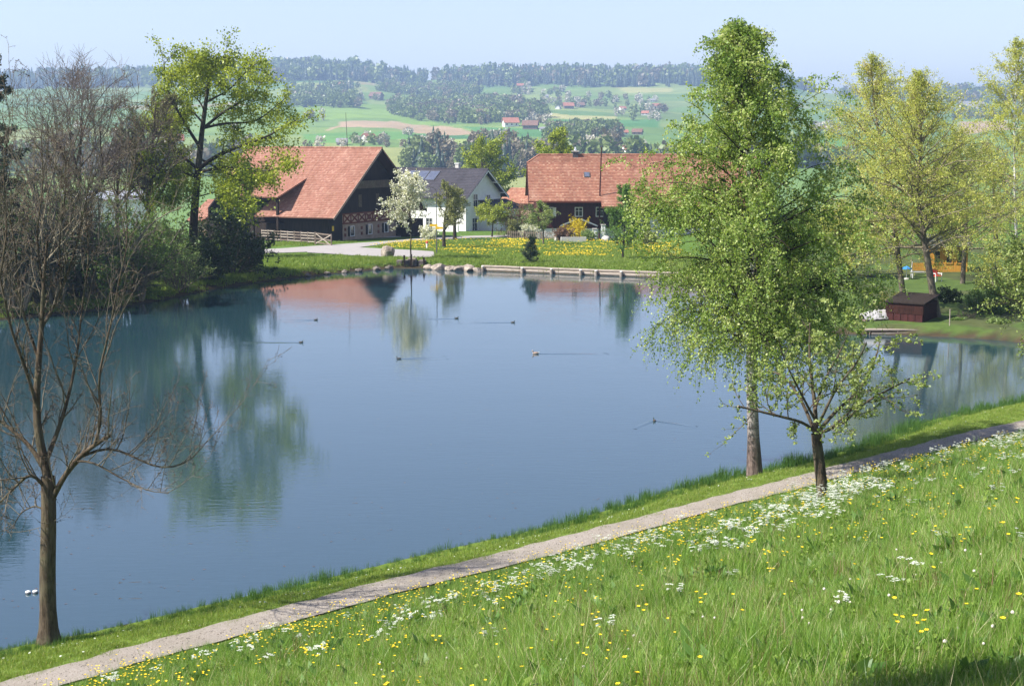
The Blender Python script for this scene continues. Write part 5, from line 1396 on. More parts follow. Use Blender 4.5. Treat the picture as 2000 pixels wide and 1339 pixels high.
# ------------------------------------------------------------------ ducks, floats, fish
def duck(px, py, heading, label, mat='feather', s=0.62, wl=1.6, wa=0.35):
    p = atz(px, py, 0.0)
    D = thing('duck', label, 'duck', (p[0], p[1], 0.0), heading, 'ducks swimming on the pond')
    prof = [(-0.20, 0.008, 0.09), (-0.15, 0.05, 0.06), (-0.05, 0.085, 0.045), (0.06, 0.085, 0.045), (0.14, 0.055, 0.055), (0.18, 0.02, 0.07)]
    mb = MB(); mb.tube([(x*s, 0, z*s) for x, r, z in prof], [r*s for x, r, z in prof], 10); mb.build('body', MAT[mat], D, True)
    MB().tube([(0.12*s, 0, 0.07*s), (0.15*s, 0, 0.14*s), (0.165*s, 0, 0.19*s), (0.18*s, 0, 0.225*s), (0.19*s, 0, 0.245*s)], [0.035*s, 0.027*s, 0.035*s, 0.036*s, 0.012*s], 8).build('head', MAT['feather_green' if mat == 'feather' else mat], D, True)
    MB().tube([(0.205*s, 0, 0.205*s), (0.26*s, 0, 0.195*s)], [0.014*s, 0.008*s], 6).build('bill', MAT['bill'], D)
    MB().tube([(-0.17*s, 0, 0.09*s), (-0.25*s, 0, 0.13*s)], [0.03*s, 0.008*s], 6).build('tail', MAT['petal_white' if mat == 'feather_brown' else mat], D)
    w = MB()
    for sg in (-1, 1):
        a = np.array([0.1, 0, 0]); e = np.array([-wl, sg*wl*wa, 0]); n = 14
        for i in range(n):
            q0, q1 = a+(e-a)*i/n, a+(e-a)*(i+1)/n
            h0, h1 = 0.03*(1-i/n), 0.03*(1-(i+1)/n); o = np.array([0.06, sg*0.14, 0])
            w.add([q0-o, q1-o, q1+np.array([0, 0, h1]), q0+np.array([0, 0, h0]), q0+o, q1+o], [(0, 1, 2, 3), (3, 2, 5, 4)] if sg > 0 else [(3, 2, 1, 0), (4, 5, 2, 3)])
    w.build('wake', MAT['water'], D, True)
duck(617, 625, 0.3, 'dark duck below the reflection of the barn roof', wl=2.2)
duck(892, 622, 0.25, 'dark duck trailing a wake in the middle of the pond far side', wl=3.2, wa=0.15)
duck(1002, 630, 0.05, 'dark duck right of the far middle one', wl=3.5, wa=0.1)
duck(588, 669, 0.0, 'dark duck at the edge of the oak reflection', wl=4.0, wa=0.08)
duck(779, 701, 3.3, 'dark duck heading left at mid pond', wl=2.6, wa=0.2)
duck(1046, 691, 3.14, 'brown and white duck at mid pond', 'feather_brown', 0.9, 4.0, 0.05)
duck(1278, 822, 1.75, 'dark duck with a wide V wake left of the birch trunk', wl=1.5, wa=0.9)
for i, (px, lab) in enumerate(((55, 'left one of two small white-topped floats'), (69, 'right one of two small white-topped floats'))):
    p = atz(px, 1158-i, 0.0); K = thing('float', lab, 'float', (p[0], p[1], 0.0), 0, 'floats in the near water')
    MB().lathe((0, 0, -0.05), [(0.05, 0), (0.075, 0.04), (0.075, 0.08)], 12).build('body', MAT['metal_dark'], K, True)
    MB().lathe((0, 0, 0.03), [(0.076, 0), (0.07, 0.03), (0.03, 0.045)], 12).build('cap', MAT['white_paint'], K, True)
for i, (px, py, lab) in enumerate(((262, 1136, 'upper of two dark fish backs near the pollard'), (262, 1168, 'lower of two dark fish backs near the pollard'))):
    p = atz(px, py, 0.0); K = thing('fish', lab, 'fish', (p[0], p[1], -0.012), 0.15*(1-i), 'carp near the surface')
    MB().tube([(-0.30, 0, 0), (-0.18, 0, 0), (0, 0, 0), (0.16, 0, 0), (0.26, 0, 0)], [0.006, 0.012, 0.02, 0.018, 0.008], 8).build('body', MAT['feather'], K, True)
    MB().prism([(-0.29, 0, 0.0), (-0.40, 0.05, 0.004), (-0.40, -0.05, 0.004)], (0, 0, 0.012)).build('tail_fin', MAT['feather'], K)

# ------------------------------------------------------------------ the far slope: woods, orchards, houses
def far_proto(kind, rng, fine=1):
    """one distant tree of height 1: (V, quads, tint)"""
    if kind == 'conifer':
        V = []; Fq = []; T = []
        for lv in range(5):
            z0 = 0.08+lv*0.175; r = 0.21*(1-lv/5.4)
            n = 6; k = len(V)
            for i in range(n):
                a = 2*math.pi*i/n+lv; rr = r*rng.uniform(0.7, 1.2)
                V.append((rr*math.cos(a), rr*math.sin(a), z0-rng.uniform(0, 0.05))); T.append(rng.uniform(0, 1))
            V.append((0, 0, z0+0.28 if lv < 4 else 1.0)); T.append(rng.uniform(0, 1))
            for i in range(n): Fq.append((k+i, k+(i+1) % n, k+n, k+n))
        return np.array(V), np.array(Fq), np.array(T)
    n = int(105*fine*fine)
    d = unit(rng.normal(0, 1, (n, 3))); rad = rng.uniform(0.55, 1.0, n)**0.5
    lob = unit(rng.normal(0, 1, (7, 3))); bumpv = 0.78+0.28*np.max(np.clip(d @ lob.T, 0, 1)**4, axis=1)
    P = d*(rad*bumpv)[:, None]*np.array([0.36, 0.36, 0.42]) + np.array([0, 0, 0.55])
    V, Fq = leaf_arrays(rng, P, 0.185/fine, aspect=0.9)
    # a solid inner mass keeps the crown opaque
    tint = np.repeat(np.clip(0.55+0.3*rng.normal(0, 1, n)*0.6, 0, 1), 4)
    return V, Fq, tint
def forest(name, label, pts, hs, kinds, mat_of, seed, fine=1):
    """many distant trees as one mass (per kind one part)"""
    rng = np.random.default_rng(seed)
    root = thing(name, label, 'wood', (0, 0, 0)); root['kind'] = 'stuff'
    for kd in set(kinds):
        sel = [i for i, q in enumerate(kinds) if q == kd]
        prot = [far_proto('conifer' if kd == 'conifer' else 'leaf', rng, fine) for _ in range(4)]
        Vs = []; Fs = []; Ts = []; o = 0
        for i in sel:
            V, Fq, T = prot[rng.integers(4)]
            a = rng.uniform(0, 6.28); c, s = math.cos(a), math.sin(a); h = hs[i]; w = h*rng.uniform(0.85, 1.2)
            Q = np.stack([(V[:, 0]*c-V[:, 1]*s)*w, (V[:, 0]*s+V[:, 1]*c)*w, V[:, 2]*h], 1)+pts[i]
            Vs.append(Q); Fs.append(Fq+o); Ts.append(np.clip(T*0.5+rng.uniform(0, 0.5), 0, 1)); o += len(V)
        V = np.concatenate(Vs); Fq = np.concatenate(Fs)
        tri = Fq[:, 2] == Fq[:, 3]
        me = mesh_np(kd+'_crowns', V, [Fq[tri][:, :3], Fq[~tri]], MAT[mat_of[kd]], False, {'tint': np.concatenate(Ts)})
        o_ = link('conifer_crowns' if kd == 'conifer' else 'leafy_crowns' if kd == 'leaf' else 'blossom_crowns' if kd == 'blossom' else 'budding_crowns', me, root); o_['kind'] = 'stuff'
MAT['f_con'] = m_leaf('far_conifer', (0.010, 0.026, 0.012), (0.032, 0.058, 0.024), None, 0.1)
MAT['f_leaf'] = m_leaf('far_leaf', (0.10, 0.16, 0.04), (0.23, 0.28, 0.085), None, 0.2)
MAT['f_bud'] = m_leaf('far_bud', (0.14, 0.12, 0.08), (0.27, 0.23, 0.15), None, 0.2)
MAT['f_blo'] = m_leaf('far_blossom', (0.36, 0.34, 0.28), (0.62, 0.58, 0.50), None, 0.2)
FM = {'conifer': 'f_con', 'leaf': 'f_leaf', 'bud': 'f_bud', 'blossom': 'f_blo'}
def fill(poly_px, spacing, mix, h, seed):
    """tree positions inside a patch of the slope outlined in the photograph"""
    rng = np.random.default_rng(seed)
    P = np.array([hit(*p)[:2] for p in poly_px])
    lo, hi = P.min(0), P.max(0)
    n = int((hi[0]-lo[0])*(hi[1]-lo[1])/spacing**2)
    q = rng.uniform(lo, hi, (n, 2)); q = q[in_poly(q[:, 0], q[:, 1], P)]
    z = height(q[:, 0], q[:, 1])
    ks = list(mix); kinds = rng.choice(ks, len(q), p=[mix[k] for k in ks]) if len(q) else []
    hs = rng.uniform(h*0.55, h*1.25, len(q))
    return np.concatenate([q, z[:, None]-0.5], 1), hs, list(kinds)
def wood(name, label, patches, seed, fine=1):
    pts = []; hs = []; kd = []
    for i, (poly, sp, mix, h) in enumerate(patches):
        a, b, c = fill(poly, sp, mix, h, seed+i); pts.append(a); hs.append(b); kd += c
    pts = np.concatenate(pts); hs = np.concatenate(hs)
    if len(pts): forest(name, label, pts, hs, kd, FM, seed, fine); print(name, len(pts))
def ridge_poly(x0, x1, low, back=1.0):
    """patch from the tree line up over the bare ridge"""
    f = [hit(x, low(x) if callable(low) else low) for x in np.linspace(x0, x1, 12)]
    return f
def ridge_wood(name, label, x0, x1, low, Yb, sp, mix, h, seed):
    rng = np.random.default_rng(seed)
    F0 = np.array([hit(x, np.interp(x, *zip(*low))) for x in np.linspace(x0, x1, 14)])
    far = np.array([ground(x, Yb) for x in np.linspace(x0, x1, 14)])
    P = np.concatenate([F0[:, :2], far[::-1, :2]])
    lo, hi = P.min(0), P.max(0); n = int((hi[0]-lo[0])*(hi[1]-lo[1])/sp**2)
    q = rng.uniform(lo, hi, (n, 2)); q = q[in_poly(q[:, 0], q[:, 1], P)]
    z = height(q[:, 0], q[:, 1]); ks = list(mix)
    forest(name, label, np.concatenate([q, z[:, None]-0.5], 1), rng.uniform(h*0.55, h*1.3, len(q)), list(rng.choice(ks, len(q), p=[mix[k] for k in ks])), FM, seed, 0.72)
ridge_wood('ridge_forest', 'dark blue spruce forest on the long hill crest behind the barn', -150, 830, [(-150, 180), (450, 168), (560, 160), (640, 156), (760, 164), (830, 172)], 3060, 13, {'conifer': 0.8, 'leaf': 0.14, 'bud': 0.06}, 22, 201)
ridge_wood('ridge_forest', 'dark spruce forest on the hill crest above the red farmhouse', 850, 1600, [(850, 170), (950, 172), (1050, 168), (1150, 172), (1250, 170), (1350, 170), (1500, 172), (1600, 182)], 3060, 13, {'conifer': 0.78, 'leaf': 0.15, 'bud': 0.07}, 21, 211)
ridge_wood('ridge_forest', 'pale mixed forest on the low crest at the right', 1640, 2150, [(1640, 192), (1750, 200), (1850, 202), (2000, 204), (2150, 204)], 3040, 15, {'conifer': 0.4, 'leaf': 0.45, 'bud': 0.15}, 16, 221)
wood('hillside_wood', 'leafy wood on the slope above the barn roof', [([(560, 209), (640, 211), (702, 212), (700, 196), (640, 188), (560, 188)], 10, {'leaf': 0.75, 'conifer': 0.15, 'bud': 0.1}, 14)], 231)
wood('hillside_wood', 'large budding wood in the middle of the far slope', [([(755, 224), (800, 232), (850, 238), (900, 243), (945, 244), (1030, 238), (1075, 232), (1050, 214), (960, 202), (880, 200), (800, 200), (765, 205)], 11.5, {'leaf': 0.66, 'conifer': 0.12, 'bud': 0.22}, 13),
                                                                                  ([(730, 178), (790, 185), (850, 192), (900, 192), (940, 188), (930, 176), (860, 172), (760, 168)], 12, {'leaf': 0.6, 'conifer': 0.25, 'bud': 0.15}, 13)], 241)
wood('hillside_wood', 'wood with spruces round the chalet on the slope above the farmhouse', [([(1068, 277), (1120, 280), (1160, 279), (1212, 277), (1210, 262), (1150, 256), (1075, 256)], 8, {'leaf': 0.6, 'conifer': 0.2, 'bud': 0.2}, 11)], 251, 1.5)
wood('valley_forest', 'dark mixed forest in the valley right behind the white house', [([(790, 345), (860, 350), (940, 350), (1020, 350), (1060, 345), (1050, 318), (960, 312), (860, 314), (800, 318)], 7.5, {'conifer': 0.55, 'leaf': 0.22, 'bud': 0.23}, 17)], 261, 2)
wood('valley_forest', 'dark valley trees to the right of the farmhouse ridge', [([(1040, 330), (1120, 335), (1500, 335), (1700, 330), (1650, 314), (1300, 312), (1100, 312)], 10, {'conifer': 0.3, 'leaf': 0.4, 'bud': 0.3}, 15)], 271)
wood('valley_forest', 'trees of the valley behind the left bank', [([(-100, 340), (200, 345), (480, 345), (480, 315), (200, 312), (-100, 312)], 11, {'conifer': 0.2, 'leaf': 0.4, 'bud': 0.4}, 14)], 281)
OR = {'blossom': 0.40, 'leaf': 0.35, 'bud': 0.25}
wood('orchard_trees', 'scattered blossoming orchards and hedges over the far fields', [
    ([(590, 236), (640, 238), (645, 228), (595, 226)], 13, OR, 8), ([(690, 282), (760, 284), (760, 276), (690, 275)], 11, OR, 7), ([(940, 274), (990, 275), (990, 271), (942, 270)], 9, OR, 7), ([(780, 264), (806, 266), (806, 261), (782, 260)], 10, OR, 6),
    ([(980, 180), (1060, 186), (1100, 186), (1100, 176), (1000, 174)], 26, OR, 12), ([(1050, 212), (1200, 214), (1300, 212), (1300, 196), (1150, 190), (1050, 198)], 34, OR, 11), ([(1200, 236), (1300, 238), (1300, 214), (1210, 216)], 30, OR, 11),
    ([(700, 196), (760, 198), (760, 192), (705, 190)], 18, OR, 11), ([(560, 182), (700, 180), (700, 172), (560, 170)], 24, {'leaf': 0.7, 'blossom': 0.1, 'conifer': 0.2}, 15), ([(960, 232), (1030, 245), (1075, 250), (1060, 238), (990, 226)], 22, OR, 10),
    ([(1580, 262), (1660, 262), (1660, 246), (1580, 244)], 24, OR, 9), ([(1860, 236), (2000, 232), (2000, 222), (1860, 224)], 20, {'leaf': 0.5, 'conifer': 0.4, 'bud': 0.1}, 14), ([(560, 290), (900, 291), (900, 287), (560, 286)], 13, OR, 7), ([(1080, 296), (1290, 296), (1290, 288), (1080, 288)], 12, OR, 8),
    ([(150, 300), (480, 300), (480, 250), (150, 250)], 60, OR, 9)], 291)
MAT['r_red'] = m_plain('far_roof_red', (0.30, 0.12, 0.08), (0.44, 0.19, 0.13), 0.6, 0.9, 0.1)
MAT['r_brown'] = m_plain('far_roof_brown', (0.14, 0.08, 0.06), (0.24, 0.14, 0.10), 0.6, 0.9, 0.1)
MAT['r_grey'] = m_plain('far_roof_grey', (0.20, 0.20, 0.21), (0.32, 0.31, 0.31), 0.6, 0.9, 0.1)
def far_house(px, row, w, roofm, wallm, label, rot=0.2, d=None, hw=None, grp='houses on the far slope'):
    b = hit(px, row, 230); w = w*(0.62 if w < 30 else 0.8); d = d or w*0.7; hw = hw or w*0.3
    B = thing('farmstead', label, 'house', (b[0], b[1], b[2]-0.3), rot, grp)
    MB().prism([(-w/2, -d/2, -1), (-w/2, d/2, -1), (-w/2, d/2, hw), (-w/2, 0, hw+d*0.42), (-w/2, -d/2, hw)], (w, 0, 0)).build('wall', MAT[wallm], B)
    o = w*0.07; rz = hw+d*0.42+0.15; t = 0.84
    MB().prism([(-w/2-o, -d/2-o, hw-o*t+0.15), (w/2+o, -d/2-o, hw-o*t+0.15), (w/2+o, 0, rz), (-w/2-o, 0, rz)], (0, 0, 0.35)).prism([(-w/2-o, 0, rz), (w/2+o, 0, rz), (w/2+o, d/2+o, hw-o*t+0.15), (-w/2-o, d/2+o, hw-o*t+0.15)], (0, 0, 0.35)).build('roof', MAT[roofm], B)
    n = max(2, int(w/3.5))
    for i in range(n):
        x = -w/2+(i+0.5)*w/n; MB().box(x-0.6, x+0.6, -d/2-0.08, -d/2+0.05, hw*0.35, hw*0.35+1.5).build('window', MAT['glass'], B)
H_ = [(720, 277, 15, 'r_red', 'plaster_white', 'bright white farmhouse on the fields just above the barn ridge', 0.9), (668, 283, 11, 'r_grey', 'wood_fence', 'small grey shed left of the white farmhouse', 0.1),
      (735, 194, 27, 'r_brown', 'wood_fence', 'brown-roofed barn between two woods high on the slope', -0.5), (660, 172, 26, 'r_red', 'plaster_white', 'farm with light walls under the crest forest', 0.3), (682, 172, 18, 'r_grey', 'plaster_white', 'second building of the farm under the crest forest', -0.2),
      (997, 247, 21, 'r_red', 'plaster_white', 'red-roofed farm below the big budding wood', 0.25), (1036, 252, 20, 'r_brown', 'wood_fence', 'brown farm building right of the red-roofed farm', -0.15), (1060, 255, 8, 'r_grey', 'plaster_white', 'small pale shed beside the brown farm building', 0.1),
      (1145, 257, 21, 'r_brown', 'wood_fence', 'chalet rising above the wood on the slope', -0.6), (1218, 263, 11, 'r_red', 'plaster_white', 'white house right of the chalet wood', 0.2), (1245, 263, 13, 'r_brown', 'wood_fence', 'brown house farther right of the chalet wood', -0.3),
      (1090, 213, 13, 'r_grey', 'plaster_white', 'white-gabled farmhouse in the upper orchards', 1.3), (1110, 212, 20, 'r_red', 'wood_fence', 'red-roofed barn beside the white-gabled farmhouse', 0.2), (1132, 210, 18, 'r_brown', 'wood_fence', 'low long shed right of the upper orchard farm', 0.1),
      (1066, 191, 12, 'r_grey', 'plaster_white', 'small white house alone in the upper meadow', 0.0), (1216, 215, 13, 'r_red', 'plaster_white', 'white house among trees near the big birch', 0.4), (1282, 211, 16, 'r_red', 'plaster_white', 'red-roofed house just left of the birch crown', 0.2), (1274, 199, 12, 'r_grey', 'plaster_white', 'upper white house left of the birch crown', 0.1),
      (1260, 225, 13, 'r_red', 'plaster_white', 'lower red-roofed house left of the birch crown', -0.2), (1016, 171, 18, 'r_red', 'wood_fence', 'farm roof at the foot of the crest forest', 0.1), (1225, 299, 12, 'r_red', 'plaster_white', 'orange-red roof just over the farmhouse ridge', 0.7), (1258, 299, 10, 'r_red', 'plaster_white', 'pale-gabled roof next to the birch over the farmhouse ridge', 1.2),
      (1594, 254, 11, 'r_red', 'plaster_white', 'leftmost white village house right of the birch', 0.3), (1612, 255, 12, 'r_brown', 'plaster_white', 'second white village house right of the birch', -0.2), (1632, 257, 13, 'r_red', 'plaster_white', 'third village house with red roof right of the birch', 0.2), (1642, 232, 14, 'r_grey', 'wood_fence', 'dark barn above the village right of the birch', 0.1),
      (1896, 224, 38, 'r_grey', 'plaster_white', 'long white farm building between the golden trees', 0.05), (340, 283, 18, 'r_red', 'plaster_white', 'red-roofed house showing through the oak trunk gap', 0.3), (228, 318, 20, 'r_grey', 'plaster_white', 'grey-roofed house seen between the bare trees', 0.1), (300, 310, 12, 'r_red', 'plaster_pink', 'reddish house behind the slender half-bare tree', -0.2)]
for q in H_: far_house(*q)
# low white halls in the dip behind the left bank
for i, (px, Y, w, hh, lab) in enumerate(((206, 240, 13, 4.0, 'low white hall in the dip seen between the bare trees'), (195, 250, 9, 3.2, 'smaller white shed behind the bare shrubs'))):
    b = ground(px, Y); B = thing('hall', lab, 'hall', b, 0.2)
    z = max(2.5, at(px, 392+i*24, Y)[2]-b[2])
    MB().box(-w/2, w/2, 0, 7, -1, z).build('wall', MAT['plaster_white'], B)
    MB().prism([(-w/2-.4, -.5, z), (w/2+.4, -.5, z), (w/2+.4, 3.5, z+1.3), (-w/2-.4, 3.5, z+1.3)], (0, 0, 0.2)).prism([(w/2+.4, 3.5, z+1.3), (w/2+.4, 7.5, z), (-w/2-.4, 7.5, z), (-w/2-.4, 3.5, z+1.3)], (0, 0, 0.2)).build('roof', MAT['metal_pale'], B)

# ------------------------------------------------------------------ grass and flowers: tufts placed on the land
PROTO = {}
def proto_coll(name, meshes):
    c = bpy.data.collections.new(name)
    for i, me in enumerate(meshes):
        o = bpy.data.objects.new('%s_%02d' % (name, i), me); c.objects.link(o)
    PROTO[name] = c
    return c
def blades(rng, n, rad, h0, h1, w, bend, mat, name, dry=0.06, lift=0.0):
    a = rng.uniform(0, 6.28, n); r = rad*np.sqrt(rng.uniform(0, 1, n))
    b = np.stack([r*np.cos(a), r*np.sin(a), np.full(n, -0.02)], 1)
    h = rng.uniform(h0, h1, n); az = rng.uniform(0, 6.28, n); bd = h*np.abs(rng.normal(0, bend, n))
    lean = np.stack([np.cos(az), np.sin(az), np.zeros(n)], 1)
    f = rng.uniform(0, 6.28, n); wv = np.stack([np.cos(f), np.sin(f), np.zeros(n)], 1)*(w*rng.uniform(0.6, 1.3, n))[:, None]/2
    up = np.array([0, 0, 1.0])
    m1 = b+up*(h*0.5)[:, None]+lean*(bd*0.25)[:, None]; tp = b+up*(h*0.97)[:, None]+lean*bd[:, None]
    V = np.stack([b-wv, b+wv, m1+wv*0.8, m1-wv*0.8, tp], 1).reshape(-1, 3)
    k = np.arange(n)*5
    q = np.stack([k, k+1, k+2, k+3], 1); t = np.stack([k+3, k+2, k+4], 1)
    tint = rng.uniform(0, 0.75, n)*(1-lift)+lift*0.8; tint[rng.random(n) < dry] = 1.0
    return mesh_np(name, V, [q, t], mat, False, {'tint': np.repeat(tint, 5)})
def scatter(name, label, pts, rot, scl, idx, coll, cat=None):
    me = bpy.data.meshes.new(name)
    me.vertices.add(len(pts)); me.vertices.foreach_set('co', np.asarray(pts, np.float32).ravel())
    a = me.attributes.new('rot', 'FLOAT_VECTOR', 'POINT'); a.data.foreach_set('vector', np.asarray(rot, np.float32).ravel())
    a = me.attributes.new('scl', 'FLOAT', 'POINT'); a.data.foreach_set('value', np.asarray(scl, np.float32))
    a = me.attributes.new('pick', 'INT', 'POINT'); a.data.foreach_set('value', np.asarray(idx, np.int32))
    o = link(name, me); tag(o, label, cat, None, 'stuff')
    ng = bpy.data.node_groups.new(name, 'GeometryNodeTree')
    ng.interface.new_socket('Geometry', in_out='INPUT', socket_type='NodeSocketGeometry')
    ng.interface.new_socket('Geometry', in_out='OUTPUT', socket_type='NodeSocketGeometry')
    gi = ng.nodes.new('NodeGroupInput'); go = ng.nodes.new('NodeGroupOutput')
    ip = ng.nodes.new('GeometryNodeInstanceOnPoints'); ci = ng.nodes.new('GeometryNodeCollectionInfo')
    ci.inputs['Collection'].default_value = coll; ci.inputs['Separate Children'].default_value = True; ci.inputs['Reset Children'].default_value = True
    def na(nm, t):
        n = ng.nodes.new('GeometryNodeInputNamedAttribute'); n.data_type = t; n.inputs['Name'].default_value = nm; return n.outputs['Attribute']
    ip.inputs['Pick Instance'].default_value = True
    ng.links.new(gi.outputs[0], ip.inputs['Points']); ng.links.new(ci.outputs[0], ip.inputs['Instance'])
    ng.links.new(na('pick', 'INT'), ip.inputs['Instance Index']); ng.links.new(na('rot', 'FLOAT_VECTOR'), ip.inputs['Rotation']); ng.links.new(na('scl', 'FLOAT'), ip.inputs['Scale'])
    ng.links.new(ip.outputs[0], go.inputs[0])
    md = o.modifiers.new('scatter', 'NODES'); md.node_group = ng
    return o
def in_view(X, Y, margin=0.03):
    return np.abs(X)/np.maximum(Y, 0.1) < 0.352+margin
def put(x, y): return np.stack([x, y, height(x, y)], 1)
def rrot(rng, n, tilt=0.12): return np.stack([rng.normal(0, tilt, n), rng.normal(0, tilt, n), rng.uniform(0, 6.28, n)], 1)
def meadow():
    g = np.random.default_rng(77)
    tufts = [blades(g, 46, 0.16, 0.12, 0.36, 0.0075, 0.45, MAT['grass'], 'tuft_%d' % i, 0.10, 0.0 if i < 3 else 0.35) for i in range(5)]
    # taller culms with seed heads
    tufts += [blades(g, 16, 0.14, 0.30, 0.52, 0.005, 0.35, MAT['grass'], 'tuft_tall_%d' % i, 0.35) for i in range(2)]
    # broad-leaved clover and dock
    P = g.uniform(-0.16, 0.16, (60, 3)); P[:, 2] = g.uniform(0.03, 0.17, 60)
    tufts.append(leaf_mesh('tuft_z_clover', g, P, 0.045, MAT['lawn'], aspect=0.9, tint=g.uniform(0, 0.45, 60)))
    # broad dock leaves, reddish sorrel stalks
    P = np.zeros((14, 3)); P[:, :2] = g.normal(0, 0.05, (14, 2)); P[:, 2] = g.uniform(0.0, 0.10, 14)
    tufts.append(leaf_mesh('tuft_z_dock', g, P, 0.17, MAT['reed'], aspect=0.42, hang=-0.9, tint=g.uniform(0.2, 0.9, 14)))
    tufts.append(blades(g, 9, 0.12, 0.30, 0.50, 0.006, 0.18, MAT['l_brown'], 'tuft_z_sorrel', 0.2))
    c = proto_coll('meadow_tuft', tufts)
    n = 60000
    Y = np.sqrt(g.uniform(4.5**2, 60**2, n)); X = Y*g.uniform(-0.40, 0.40, n)
    t = (path_y(X)-Y)*0.74
    dens = np.interp(Y, [4, 14, 24, 60], [1.0, 0.75, 0.5, 0.5])
    k = (t > 0.45) & (g.random(n) < dens)
    # extra near tufts
    n2 = 15000; Y2 = np.sqrt(g.uniform(5.5**2, 19**2, n2)); X2 = Y2*g.uniform(-0.40, 0.40, n2)
    X = np.concatenate([X[k], X2]); Y = np.concatenate([Y[k], Y2])
    t = (path_y(X)-Y)*0.74; k = t > 0.47+0.3*g.random(len(t)); X, Y, t = X[k], Y[k], t[k]
    scl = g.uniform(0.6, 1.05, len(X))*np.interp(t, [0.7, 1.2, 4, 8], [0.4, 0.7, 0.75, 1.0])*(1+0.38*sines(X, Y, 3.2, 61)*2+0.12*sines(X, Y, 0.9, 64)*2)
    pt = np.interp(t, [1, 6, 11, 16], [-0.9, -0.6, 0.1, 0.25])+sines(X, Y, 2.6, 62)*1.3+sines(X, Y, 7, 63)+g.normal(0, 0.3, len(X)); idx = np.where(pt > 0.15, g.integers(3, 5, len(X)), g.integers(0, 3, len(X))); o_ = g.random(len(X)); idx = np.where(o_ < 0.07, 5, np.where(o_ < 0.13, 6, np.where(o_ < 0.20, 7, np.where(o_ < 0.255, 8, np.where(o_ < 0.285, 9, idx)))))
    scatter('meadow_grass', 'tall fresh spring grass covering the near slope', put(X, Y), rrot(g, len(X), 0.16), scl, idx, c)
    print('meadow tufts', len(X))
    # lawn strip and reeds between path and water
    lawn = proto_coll('lawn_tuft', [blades(g, 60, 0.2, 0.03, 0.10, 0.008, 0.5, MAT['lawn'], 'lawn_%d' % i, 0.1) for i in range(4)])
    n = 60000; Y = g.uniform(24, 72, n); X = Y*g.uniform(-0.40, 0.40, n); t = (path_y(X)-Y)*0.74
    k = (t < -0.36-0.22*g.random(n)) & (t > -5.5); X, Y, t = X[k], Y[k], t[k]; sd = pond_sd(X, Y); k = sd > 0.05; X, Y, sd = X[k], Y[k], sd[k]
    scatter('lawn_grass', 'short mown grass strip between path and pond', put(X, Y), rrot(g, len(X), 0.1), g.uniform(0.7, 1.3, len(X)), g.integers(0, 4, len(X)), lawn)
    reed = proto_coll('reed_tuft', [blades(g, 26, 0.16, 0.12, 0.55, 0.011, 0.22, MAT['reed'], 'reed_%d' % i, 0.0) for i in range(4)])
    n = 60000; Y = g.uniform(24, 76, n); X = Y*g.uniform(-0.40, 0.40, n); t = (path_y(X)-Y)*0.74
    k = (t < -1.0) & (t > -7); X, Y = X[k], Y[k]; sd = pond_sd(X, Y); k = (sd > -0.35) & (sd < 0.75) & (g.random(len(X)) < 0.9); X, Y, sd = X[k], Y[k], sd[k]
    cl = sines(X, Y, 3.0, 65)*2; pz = put(X, Y); pz[:, 2] = np.maximum(pz[:, 2], -0.1)
    rightm = sstep(-2, 10, X)
    scatter('shore_reeds', 'tufts of tall green shore grass at the near water edge', pz, rrot(g, len(X), 0.08), np.clip(g.uniform(0.4, 0.9, len(X))+0.35*cl, 0.25, 1.3)*(0.75+0.35*rightm), g.integers(0, 4, len(X)), reed)
    # far banks and lawn beyond the pond
    far = proto_coll('far_tuft', [blades(g, 34, 0.45, 0.10, 0.32, 0.035, 0.4, MAT['lawn'], 'far_%d' % i, 0.03) for i in range(3)])
    n = 90000; Y = g.uniform(84, 175, n); X = Y*g.uniform(-0.40, 0.36, n); sd = pond_sd(X, Y)
    k = (sd > 0.15) & ((sd < 7) | (g.random(n) < 0.55)) & (X < 18); X, Y = X[k], Y[k]
    R1 = [hit(*p)[:2] for p in ((480, 486), (640, 477), (760, 469), (1010, 457), (1010, 464), (830, 470), (720, 482), (850, 491), (850, 505), (740, 504), (640, 499), (480, 498))]
    k = ~in_poly(X, Y, R1); X, Y = X[k], Y[k]
    scatter('bank_grass', 'grass of the far lawn and the shady bank', put(X, Y), rrot(g, len(X), 0.1), g.uniform(0.6, 1.2, len(X)), g.integers(0, 3, len(X)), far)
    # flowers ---------------------------------------------------------------
    def stem(h, r=0.0022): 
        m = MB(); m.tube([(0, 0, -0.03), (0.01, 0, h*0.5), (0, 0, h)], [r, r, r*0.8], 3, False); return m
    def joined(name, parts):
        me = bpy.data.meshes.new(name); V = []; Fs = []; mi = []; ms = []
        for mb, mat in parts:
            b = len(V); V += mb.v; Fs += [tuple(b+i for i in f) for f in mb.f]
            if mat not in ms: ms.append(mat)
            mi += [ms.index(mat)]*len(mb.f)
        me.from_pydata(V, [], Fs)
        for m in ms: me.materials.append(m)
        me.polygons.foreach_set('material_index', mi); me.update(); return me
    but = []
    for i in range(3):
        parts = []
        for j in range(1+i):
            h = g.uniform(0.26, 0.42); ox, oy = g.uniform(-.07, .07, 2)
            s = stem(h); s.v = [(x+ox*(z/h), y+oy*(z/h), z) for x, y, z in s.v]; parts.append((s, MAT['stem']))
            m = MB()
            for k5 in range(5):
                a = k5*1.257; c0 = np.array([ox, oy, h]); e = np.array([math.cos(a), math.sin(a), 0.55])*0.017; w = np.array([-math.sin(a), math.cos(a), 0])*0.011
                m.add([c0, c0+e*0.6+w, c0+e, c0+e*0.6-w], [(0, 1, 2, 3)])
            parts.append((m, MAT['petal_yellow']))
        but.append(joined('buttercup_%d' % i, parts))
    bc = proto_coll('buttercup', but)
